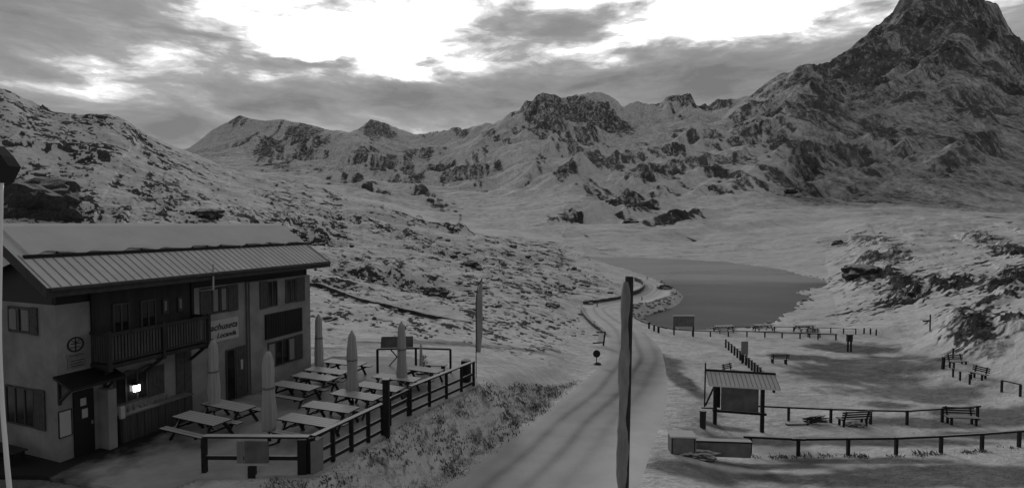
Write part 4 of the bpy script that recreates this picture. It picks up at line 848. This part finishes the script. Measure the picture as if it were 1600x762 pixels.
# ------------------------------------------------------------------ wrapped pole right in front of the camera
pb = PD(979, 432, 13.0); zt = pb[2]; gz = G(pb[0], 13.0)
wp = thing('wrapped_pole', 'tall dark weathered pole wrapped in grey cloth, standing before the road', 'pole', (pb[0], 13.0, gz))
hh = zt - gz
mb = MB(); mb.tube([(0.07 - .12 * (1 - z_), 0, hh * z_ - (.4 if z_ == 0 else 0)) for z_ in np.linspace(0, 1, 12)], [.10 + .01 * (1 - z_) for z_ in np.linspace(0, 1, 12)], 14); mb.build('shaft', MT['pole'], wp, world=False, smooth=True)
mb = MB(); rnd = random.Random(5); n2 = 36; seg2 = 18; o0 = 0
for j in range(n2 + 1):
    z_ = .985 - .80 * j / n2; cx = 0.0 - .12 * (1 - z_) + .01 * math.sin(j * .9); wdt = (.115 if j > 2 else .05 + .03*j) * (1 + .16 * math.sin(j * .55 + 1) + .06 * math.sin(j * 1.9)) * (1.12 if 20 < j < 29 else 1)
    if j > n2 - 3: wdt *= .8
    for i in range(seg2):
        a = 2 * math.pi * i / seg2; rr = wdt * (1 + .09 * math.sin(5 * a + j * .35))
        mb.v.append(Vector((cx + rr * math.cos(a) - .02, -.06 + rr * .75 * math.sin(a), hh * z_)))
    if j:
        for i in range(seg2): k = (i+1) % seg2; mb.f.append(((j-1)*seg2+i, j*seg2+i, j*seg2+k, (j-1)*seg2+k))
mb.f.append(tuple(range(seg2))); mb.build('cloth_wrap', MT['wrap'], wp, world=False, smooth=True)
# ------------------------------------------------------------------ streak of reflected light built as a pale tube, and bracket, at the left edge
pts = [PD(3, 286, 1.9), PD(1, 400, 1.9), PD(-.5, 520, 1.9), PD(3, 620, 1.9), PD(9, 700, 1.9), PD(15, 765, 1.9), PD(30, 900, 1.9)]
bp_ = thing('reflection_streak', 'thin bright bent metal pipe running down the left edge close to the camera', 'pipe', pts[-1])
mb = MB(); mb.tube([Vector(p) for p in resamp(np.array(pts), 30)], list(np.linspace(.005, .0085, 30)), 12); mb.build('tube', MT['bright'], bp_, smooth=True)
k0 = [PD(-14, 226, 1.92), PD(2, 243, 1.92), PD(13, 259, 1.92), PD(1, 284, 1.92), PD(-14, 290, 1.92)]
mb = MB(); mb.prism([Vector(p) for p in k0], (0, .05, 0)); o = mb.build('bracket_plate', MT['black']); tag(o, 'small dark pointed bracket above the bright pipe at the left edge', 'bracket')

# ------------------------------------------------------------------ car park: kiosk
kp = hit(1118, 667); kq = hit(1188, 669); kd = (kq - kp); kd.z = 0; kang = R(-13); KW = kd.length * .88
kt = thing('notice_shelter', 'roofed timber notice shelter with a large panel at the car park entrance', 'notice shelter', (kp + kq) / 2, kang)
for s in (-1, 1): mb = MB(); mb.box((s*KW/2 - .09, -.09, -.3), (s*KW/2 + .09, .09, 2.55)); mb.build('post', MT['timber'], kt, world=False)
mb = MB(); mb.box((-KW/2 - .12, -.1, .80), (KW/2 + .2, .1, .93)); mb.build('beam', MT['timber'], kt, world=False); mb = MB(); mb.box((-KW/2 - .1, -.06, 2.3), (KW/2 + .2, .06, 2.42)); mb.build('beam', MT['timber'], kt, world=False)
mb = MB(); mb.box((-KW/2 + .3, -.05, .94), (KW/2 - .2, .03, 2.28)); mb.build('panel', MT['board'], kt, world=False)
mb = MB(); mb.prism([(-KW/2 - .42, -.6, 2.42), (-KW/2 - .42, .55, 2.82), (-KW/2 - .42, .55, 2.74), (-KW/2 - .42, -.6, 2.33)], (KW + 1.15, 0, 0)); rf = mb.build('roof', MT['roofm'], kt, world=False)
mb = MB()
for i in range(17): x = -KW/2 - .40 + i * (KW + 1.1) / 16; mb.bar((x, -.6, 2.43), (x, .54, 2.83), .03, .02)
mb.build('roof_seam', MT['seam'], rf, world=False)
mb = MB(); mb.box((-KW/2 - .45, .555, 2.66), (KW/2 + .76, .63, 2.93)); mb.build('ridge_board', MT['black'], kt, world=False)
mb = MB(); mb.bar((-KW/2 - .5, .3, .9), (-KW/2 - .48, .3, 3.35), .07, .07); mb.bar((-KW/2 - .45, .3, 1.0), (-KW/2 + .05, .2, 2.3), .07, .09); mb.bar((-KW/2 - .7, .0, .95), (-KW/2, 0, .97), .07, .07); mb.bar((-KW/2 + .12, .1, 1.0), (-KW/2 + .12, .1, 2.3), .08, .3)
mb.build('side_strut', MT['timber'], kt, world=False)
p = hit(1098, 668); bo = lathe_thing('litter_bin', 'dark narrow upright litter bin left of the notice shelter', 'bin', p, [(.15, -.1), (.16, .85)], MT['wood'])
mb = MB(); mb.lathe((0, 0, .85), [(.18, 0), (.17, .06), (.05, .1)], 14); mb.build('lid', MT['timber'], bo, world=False)
# low wall and grey box at the entrance
p = hit(1064, 706)
bx = thing('storage_box', 'grey metal box at the left end of the low entrance wall', 'box', p, R(-4)); mb = MB(); mb.box((-.5, -.35, 0), (.55, .35, .78)); mb.build('body', MT['signg'], bx, world=False, bevel=.03); mb = MB(); mb.box((-.53, -.38, .785), (.58, .38, .84)); mb.build('lid', MT['snow'], bx, world=False)
mb = MB(); mb.box((-.48, -.365, .06), (-.44, -.352, .74)); mb.box((.47, -.365, .06), (.51, -.352, .74)); mb.box((-.48, -.366, .03), (.51, -.353, .07)); mb.build('frame', MT['black'], bx, world=False)
p = hit(1085, 707); q_ = Vector(PZ(1172, 710, p.z)); d = q_ - p; lw_ = thing('low_wall', 'low snow capped plastered wall beside the grey box', 'wall', p, math.atan2(d.y, d.x)); Lw = d.xy.length
mb = MB(); mb.box((0.05, -.1, -.1), (Lw, .12, .55)); mb.build('wall_body', MT['boardsnow'], lw_, world=False); mb = MB(); mb.box((0.0, -.15, .553), (Lw + .04, .17, .62)); mb.build('coping', MT['timber'], lw_, world=False)
def boulder(name, label, px, py, sx_, sy_, sz_, cat='boulder', seed=1, group=None, loc=None, sink=.25, rz=0):
    p = loc or hit(px, py); bm = bmesh.new(); bmesh.ops.create_icosphere(bm, subdivisions=4, radius=1)
    for v in bm.verts:
        c = v.co * 1.3 + Vector((seed * 7.3, 0, 0)); n_v = mnoise.fractal(c, 1.0, 2.0, 5) * .42; 
        r_ = mnoise.voronoi(v.co * 1.4 + Vector((seed, seed, 0)))[0][0]
        v.co *= 1 + n_v + (r_ - .4) * .45
        v.co.x *= sx_; v.co.y *= sy_; v.co.z *= sz_
    me = bpy.data.meshes.new(name); bm.to_mesh(me); bm.free(); me.materials.append(MT['rock']); o = bpy.data.objects.new(name, me); COL.objects.link(o); o.location = p + Vector((0, 0, sz_ * (1 - sink) - sz_ * .3)); o.rotation_euler = (0, 0, rz)
    return tag(o, label, cat, group)
boulder('boulder', 'low dark boulder lying against the low entrance wall', 1090, 714, .8, .3, .2, seed=3)
# rails
def raisl(pts, H_): return [hit(a, b_) for a, b_ in pts]
fence('car_park_rail', 'front low timber rail along the edge of the car park', raisl([(1172,708),(1247,712),(1325,711),(1400,710),(1470,707),(1534,703),(1592,698),(1680,690)], 0), .84, (.93,), .12, (.07, .1), over=.3, cat='rail fence')
fence('car_park_rail', 'second low timber rail inside the car park, behind the two benches', raisl([(1190,655),(1232,657),(1298,660),(1360,662),(1417,663),(1472,659),(1527,655)], 0), .82, (.93,), .11, (.07, .09), over=.22, cat='rail fence')
fence('lakeside_rail', 'long dark timber rail between the car park and the lake', raisl([(1028,518),(1053,523),(1082,525),(1110,526),(1138,526),(1167,526),(1195,527),(1222,528),(1250,529),(1278,530),(1306,531)], 0), .66, (.93,), .11, (.08, .1), over=.1, cat='rail fence')
fence('lakeside_rail', 'thin rail fence right on the lake shore behind the lake tables', raisl([(1115,517),(1145,517.5),(1180,518),(1210,518),(1240,518.5),(1270,519),(1298,520),(1318,521),(1337,522)], 0), .62, (.9,), .09, (.05, .06), cat='rail fence')
for i, (a, b_) in enumerate([(1350,521),(1360,522),(1369,523.5)]):
    p = hit(a, b_); mb = MB(); mb.lathe((0, 0, -.1), [(.08, 0), (.07, .75), (.03, .8)], 8); o = mb.build('wooden_bollard', MT['timber']); o.location = p; tag(o, 'short dark wooden post past the right end of the lakeside rails', 'post', 'short posts by the lakeside rails')
pk = [hit(1134 + (1188 - 1134) * t_, 543 + (590 - 543) * t_) for t_ in np.linspace(0, 1, 13)]
fence('picket_row', 'diagonal row of short dark posts with a low rail across the snow', pk + [hit(1209, 613)], .8, (.88,), .13, (.05, .07), cat='fence', posth=[.82] * 13 + [.95])
# pillars
p = hit(1163, 568); t = thing('information_pillar', 'grey upright panel on legs beside the diagonal row of posts', 'sign', p, R(8))
mb = MB(); mb.box((-.28, -.05, .78), (.28, .05, 1.85)); mb.build('panel', MT['signg'], t, world=False)
for s in (-1, 1): mb = MB(); mb.box((s*.2 - .05, -.05, -.2), (s*.2 + .05, .05, .78)); mb.build('leg', MT['timber'], t, world=False)
p = hit(1327, 549); t = thing('parking_meter', 'narrow dark two legged pillar on a snowy patch in the middle of the car park', 'pillar', p, R(5))
for s in (-1, 1): mb = MB(); mb.box((s*.16 - .06, -.06, -.2), (s*.16 + .06, .06, 1.0)); mb.build('leg', MT['timber'], t, world=False)
mb = MB(); mb.box((-.25, -.12, 1.0), (.25, .12, 1.62)); mb.build('body', MT['wood'], t, world=False); mb = MB(); mb.box((-.29, -.16, 1.625), (.29, .16, 1.69)); mb.build('cap', MT['timber'], t, world=False)
# benches
b1 = hit(1332, 664); b2 = hit(1503, 663)
plank_bench('park_bench', 'slatted park bench with a dark bag beneath it, by the inner rail', b1, R(188), 1.75); plank_bench('park_bench', 'slatted park bench at the right end of the inner rail, its seat facing the camera', b2, R(-6), 1.65)
plank_bench('park_bench', 'lone snowy bench in the middle of the white part of the car park', hit(1217, 568), R(172), 1.45)
plank_bench('park_bench', 'half hidden bench behind the roof of the notice shelter', hit(1141, 588), R(30), 1.1)
plank_bench('park_bench', 'small bench standing behind the long lakeside rail', hit(1272, 527), R(0), 1.5, mtl='timber')
plank_bench('park_bench', 'bench at the foot of the dark crag on the right', hit(1497, 573), R(10), 1.5)
plank_bench('park_bench', 'bench tipped towards the slope beside three short posts on the right', hit(1528, 592), R(-75), 1.1)
# bag and branch bundle
p = b1 + Vector((.05, -.1, .02)); o = boulder('dark_bag', 'dark crumpled bag lying under the left slatted bench', 0, 0, .42, .25, .14, cat='bag', seed=9, loc=p)
p = hit(1270, 662); t = thing('branch_bundle', 'low bundle of cut branches and planks lying on the snow between the rails', 'wood pile', p); rnd = random.Random(8); mb = MB()
for i in range(60):
    a = Vector((rnd.uniform(-.55, .3), rnd.uniform(-.25, .25), rnd.uniform(.05, .30))); d = Vector((rnd.uniform(.3, .8), rnd.uniform(-.25, .25), rnd.uniform(-.05, .22))); mb.tube([a, a + d], [.022, .012], 5)
for i in range(9): x = rnd.uniform(-.1, .55); mb.tube([(x, 0, .2), (x + rnd.uniform(-.1, .1), 0, rnd.uniform(.35, .52))], [.014, .008], 5)
mb.build('branches', MT['wood'], t, world=False); mb = MB(); mb.box((-1.5, -.15, -.02), (-.3, .05, .06)); mb.build('plank', MT['timber'], t, world=False)
# right edge: posts, rail frame, signpost
for a, b_, h_, lab in [(1473,577,.95,'thick leaning dark post left of the bench under the crag'),(1489,562,.9,'thin post just behind the bench under the crag'),(1489,589,.62,'leftmost of the three short posts on the right'),(1500,594,.62,'middle of the three short posts on the right'),(1515,600,.7,'rightmost of the three short posts on the right')]:
    p = hit(a, b_); t = thing('wooden_post', lab, 'post', p); mb = MB(); w_ = .16 if a == 1473 else .09; mb.bar((0, 0, -.2), (.05 if a == 1473 else .0, 0, h_), w_, w_); mb.build('shaft', MT['timber'], t, world=False); mb = MB(); mb.bar((.05 if a == 1473 else .0, 0, h_), (.05 if a == 1473 else .0, 0, h_ + .05), w_ + .03, w_ + .03); mb.build('cap', MT['timber'], t, world=False)
fence('hitching_rail', 'single bar hitching rail alone on the snow at the right edge', [hit(1565, 612), hit(1594, 619)], .78, (1.0,), .1, (.08, .08), cat='rail')
p = hit(1453, 517); t = thing('signpost', 'thin trail signpost with one short arm pointing left, on the path right of the lake', 'signpost', p); mb = MB(); mb.bar((0, 0, -.2), (0, 0, 1.75), .09, .09); mb.build('post', MT['timber'], t, world=False)
mb = MB(); mb.prism([(-.8, 0, 1.04), (-.68, 0, 1.12), (.06, 0, 1.2), (.06, 0, 1.04), (-.68, 0, .96)], (0, .04, 0)); mb.build('arm', MT['wood'], t, world=False); 
# lake info board
p = hit(1055, 524); q_ = hit(1081, 525); t = thing('information_board', 'wide grey board on two posts at the near shore of the lake', 'board', (p + q_) / 2); hw = (q_.x - p.x) / 2
for s in (-1, 1): mb = MB(); mb.box((s*hw - .07, -.05, -.2), (s*hw + .07, .05, 2.1)); mb.build('post', MT['timber'], t, world=False)
mb = MB(); mb.box((-hw - .05, -.09, 1.05), (hw + .05, -.055, 2.15)); mb.build('panel', MT['board'], t, world=False); mb = MB(); mb.box((-hw - .1, -.13, 2.16), (hw + .1, .1, 2.22)); mb.build('cap', MT['snow'], t, world=False)
gl = 'picnic tables by the lake'
for a, b_, lab in [(1131,519,'lakeside picnic table nearest the grey board, partly behind the rail'),(1192,517,'middle picnic table on the lake shore'),(1257,518,'rightmost picnic table on the lake shore')]:
    c = copy_tree(base_t, hit(a, b_), R(8), lab); c['group'] = gl
# ------------------------------------------------------------------ roadside: walls, sign, posts
def path_wall(name, label, pts, h_, th_, cat='low wall', m='stone', n=40):
    P_ = resamp(np.array([np.array(hit(a, b_)) for a, b_ in pts]), n); mb = MB(); rnd = random.Random(len(pts))
    for i in range(n):
        p = Vector(P_[i]); d = Vector(P_[min(i+1, n-1)] - P_[max(i-1, 0)]); d.z = 0; d.normalize(); s_ = Vector((-d.y, d.x, 0)) * th_ / 2; hh_ = h_ * (1 + rnd.uniform(-.12, .12))
        mb.v += [p - s_ - Vector((0, 0, .3)), p - s_ + Vector((0, 0, hh_)), p + s_ + Vector((0, 0, hh_)), p + s_ - Vector((0, 0, .3))]
        if i: a = (i-1)*4; mb.f += [(a, a+1, a+5, a+4), (a+1, a+2, a+6, a+5), (a+2, a+3, a+7, a+6)]
    mb.f += [(0, 3, 2, 1), (n*4-4, n*4-3, n*4-2, n*4-1)]
    return tag(mb.build(name, MT[m]), label, cat)
path_wall('roadside_wall', 'low dark stone wall along the outside of the first road bend', [(909,480),(910,489),(917,499),(927,509),(938,517),(944,524)], .42, .3)
path_wall('roadside_wall', 'low dark stone wall along the cutting where the road turns right', [(912,475),(935,472.5),(958,469),(975,465.5)], .5, .3)
path_wall('roadside_wall', 'dark curved stone wall round the far hairpin of the road', [(978,464),(994,459.5),(1003,454),(1006,448),(1002,442.5),(992,438.5)], .75, .3)
path_wall('dry_stone_wall', 'thin dark dry stone wall running down the hillside behind the terrace', [(478,446),(500,446),(530,457),(565,470),(605,479),(640,488),(690,499),(735,507)], .3, .4, cat='stone wall', m='rock', n=70)
p = hit(932, 569); t = thing('road_sign', 'round dark road sign seen from behind at the left road edge', 'road sign', p); mb = MB(); mb.lathe((0, 0, -.3), [(.035, 0), (.035, 1.3)], 8); mb.build('post', MT['black'], t, world=False)
mb = MB(); n = 24; mb.prism([(.29*math.cos(2*math.pi*i/n), -.06, .86 + .29*math.sin(2*math.pi*i/n)) for i in range(n)], (0, .03, 0)); mb.build('disc', MT['black'], t, world=False)
mb = MB(); mb.lathe((0.08, 0, -.12), [(.28, 0), (.3, .18), (.16, .27)], 10); mb.build('foot', MT['black'], t, world=False)  # low dark shape around the bottom of the post
p = hit(938, 540); t = thing('direction_board', 'small white board with black edge at the end of the roadside wall', 'sign', p, R(15)); mb = MB(); mb.prism([(-.32, 0, .35), (.22, 0, .35), (.4, 0, 1.2), (-.1, 0, 1.25)], (0, .05, 0)); mb.build('panel', MT['bright'], t, world=False)
mb = MB(); mb.bar((.27, -.02, -.2), (.46, -.02, 1.25), .1, .12); mb.bar((-.75, 0, .3), (.3, 0, .3), .1, .1); mb.bar((-.05, -.02, 1.27), (.5, -.02, 1.27), .1, .09); mb.build('frame', MT['black'], t, world=False)
for a, b_, lab in [(1014,513,'leftmost of three dark marker posts between road and lake'),(1022,517,'middle of three dark marker posts between road and lake'),(1029,520,'marker post nearest the lakeside rail'),(933,480,'lone thin marker post on the snowy road bend'),(1003,470,'thin marker post beside the far road curve'),(1011,437,'tiny marker post at the top of the far hairpin')]:
    p = hit(a, b_); t = thing('marker_post', lab, 'marker post', p); mb = MB(); w_ = .11 if a in (1014, 1022, 1029) else .07; mb.lathe((0, 0, -.2), [(w_, 0), (w_, .85), (w_*.5, .92)], 10); mb.build('shaft', MT['black'], t, world=False); mb = MB(); mb.lathe((0, 0, .73), [(w_*.8, 0), (w_*.4, .05)], 8); mb.build('snow_cap', MT['snow'], t, world=False)
# boulders one can tell apart
boulder('rock_outcrop', 'largest dark rock outcrop on the left hillside, above the left end of the roof', 48, 338, 7.5, 3.5, 4.2, cat='rock', seed=2)
for i, (a, b_, s_, lab) in enumerate([(735,415,.95,'lone dark boulder on the hillside left above the flag'),(322,341,1.8,'dark boulder just above the middle of the inn roof'),(798,388,1.0,'dark boulder high on the hill crest right of the lone boulder'),(1237,300,4,'round dark rock below the right-hand mountain face'),(985,350,3.4,'long dark rock slab in the middle of the valley'),
    (1038,452,.8,'small dark boulder on the outer edge of the far hairpin'),(683,462,1.0,'dark boulder on the slope left of the flag'),(862,482,.7,'small dark boulder on the slope left of the road bend'),(1310,382,1.6,'dark rock group in the snowy field right behind the lake'),(1345,433,2.4,'dark rock at the left tip of the right-hand crag band')]):
    boulder('boulder', lab, a, b_, s_ * 1.5, s_, s_ * .75, seed=10 + i)
# scattered rocks on slopes and lake rim: rubble nobody could count
def rubble(name, label, spots, seed):
    rnd = random.Random(seed); mb = MB(); ico = bmesh.new(); bmesh.ops.create_icosphere(ico, subdivisions=1, radius=1); iv = [v.co.copy() for v in ico.verts]; ifc = [tuple(v.index for v in f.verts) for f in ico.faces]; ico.free()
    P_ = np.array([(x, y) for x, y, s in spots]); zz_ = height(P_[:, 0], P_[:, 1])
    for (x, y, s), z in zip(spots, zz_):
        sc = Vector((s * rnd.uniform(.8, 1.9), s * rnd.uniform(.6, 1.2), s * rnd.uniform(.4, .8))); a = rnd.uniform(0, 3.14); vs_ = []
        for v in iv:
            r_ = rnd.uniform(.7, 1.2); q = Vector((v.x * sc.x * r_, v.y * sc.y * r_, v.z * sc.z * r_)); vs_.append(Vector((x + q.x*math.cos(a) - q.y*math.sin(a), y + q.x*math.sin(a) + q.y*math.cos(a), z + q.z + .1 * s)))
        mb.add(vs_, ifc)
    return tag(mb.build(name, MT['rock']), label, 'rubble', kind='stuff')
sp = []; rnd = random.Random(11)
for i in range(len(LAKE)):
    a, b_ = LAKE[i], LAKE[(i+1) % len(LAKE)]; Ls = np.hypot(*(b_ - a)[:2])
    if a[1] > 135: continue
    dens = 3.0 if (a[0] < 30 and a[1] > 68) else 1.3
    for k in range(int(Ls * dens)):
        t_ = rnd.random(); c = a + (b_ - a) * t_; sp.append((c[0] + rnd.gauss(0, .5), c[1] + rnd.gauss(0, .5), rnd.uniform(.1, .32)))
for k in range(260):
    px_, py_ = rnd.uniform(985, 1045), rnd.uniform(468, 500)
    if (px_ - 985) / 60 + (py_ - 468) / 40 > 1.3: continue
    h_ = PZ(px_, py_, -4.9); sp.append((h_[0], h_[1], rnd.uniform(.12, .4)))
sp = [s for s in sp if not inside(np.array([s[0]]), np.array([s[1]]), ROADPOLY)[0]]
rubble('shore_stones', 'dark stones and rubble scattered along the lake shore', sp, 1)
sp = []
for k in range(520):
    px_ = rnd.uniform(470, 960); lo = np.interp(px_, [470, 900, 960], [300, 415, 440]); py_ = rnd.uniform(lo, min(530, lo + 190)); r = ray(px_, py_); r = r / r[1]; dd_ = _ds[(_ds > 30) & (_ds < 260)]
    sp.append((px_, py_))
# vectorised hits
out = []
for px_, py_ in sp:
    r = ray(px_, py_); r = r / r[1]; dd_ = _ds[::6]; hz = height(r[0] * dd_, dd_); b_ = np.where(HC + r[2] * dd_ <= hz)[0]
    if len(b_) and dd_[b_[0]] < 260: d = dd_[b_[0]]; out.append((r[0] * d, d, d / 260 * rnd.choice([.4, .6, 1.0, 1.6])))
out = [s for s in out if not inside(np.array([s[0]]), np.array([s[1]]), ROADPOLY)[0]]
rubble('hillside_stones', 'dark stones scattered over the snowy left hillside', out, 2)

# ------------------------------------------------------------------ dry grass on the embankment and verges
def grass(name, label, pts, hmin, hmax, m, lean=(-.25, -.1), wd=.03, seed=1, per=7, spread=.16):
    rs = np.random.RandomState(seed); P_ = np.array(pts); z = height(P_[:, 0], P_[:, 1]); n = len(P_)
    X_ = np.repeat(P_[:, 0], per) + rs.normal(0, spread, n*per); Y_ = np.repeat(P_[:, 1], per) + rs.normal(0, spread, n*per); Zb = np.repeat(z, per) - .05
    h_ = rs.uniform(hmin, hmax, n*per) * np.repeat(rs.uniform(.5, 1.2, n), per); a = rs.uniform(0, 6.28, n*per); lx = (lean[0] + rs.normal(0, .35, n*per)) * h_; ly = (lean[1] + rs.normal(0, .35, n*per)) * h_
    wx = np.cos(a) * wd; wy = np.sin(a) * wd
    v = np.stack([np.stack([X_ - wx, Y_ - wy, Zb], 1), np.stack([X_ + wx, Y_ + wy, Zb], 1), np.stack([X_ + lx*.4 + wx*.6, Y_ + ly*.4 + wy*.6, Zb + h_*.65], 1), np.stack([X_ + lx, Y_ + ly, Zb + h_], 1)], 1).reshape(-1, 3)
    N_ = n * per; base = np.arange(N_) * 4; f = np.stack([base, base+1, base+2, base+3], 1)
    me = bpy.data.meshes.new(name); me.vertices.add(len(v)); me.vertices.foreach_set('co', v.ravel().astype(np.float32)); me.loops.add(f.size); me.loops.foreach_set('vertex_index', f.ravel().astype(np.int32)); me.polygons.add(N_)
    me.polygons.foreach_set('loop_start', np.arange(0, f.size, 4, dtype=np.int32)); me.polygons.foreach_set('loop_total', np.full(N_, 4, np.int32)); me.update(); me.materials.append(m)
    o = bpy.data.objects.new(name, me); COL.objects.link(o); return tag(o, label, 'grass', kind='stuff')
rs = np.random.RandomState(5); mn = EMBP[:, :2].min(0); mx_ = EMBP[:, :2].max(0); c = rs.uniform(mn, mx_, (9000, 2)); ins = inside(c[:, 0], c[:, 1], EMBP); c = c[ins]
cn_ = perlin(c[:, 0] * .9, c[:, 1] * .7, 30) + .5 * perlin(c[:, 0] * 3, c[:, 1] * 2, 31); dark = c[cn_ > -.02]; lt = c[cn_ <= .12]
grass('dry_grass', 'dark dry grass tufts on the snowy bank between terrace and road', dark[:1700], .08, .2, MT['grass'], seed=1)
grass('frosted_grass', 'snow covered grass tufts on the bank between terrace and road', lt[:4200], .06, .18, MT['frost'], seed=2)
ln = []
for (a, b_), (c_, d_) in zip([(1180,715),(1247,714),(1325,713),(1400,712),(1470,709),(1534,705)], [(1247,714),(1325,713),(1400,712),(1470,709),(1534,705),(1600,700)]):
    p, q_ = hit(a, b_), hit(c_, d_)
    for i in range(26): t_ = rs.rand(); ln.append((p.x + (q_.x - p.x) * t_ + rs.normal(0, .12), p.y + (q_.y - p.y) * t_ + rs.normal(0, .12)))
ln = [l for l in ln if perlin(np.array([l[0] * .8]), np.array([l[1]]), 3)[0] > -.1]
grass('verge_grass', 'dark dry grass tufts along the foot of the front car park rail', ln, .08, .24, MT['grass'], seed=3, per=8, spread=.1)
SC.render.film_transparent = False
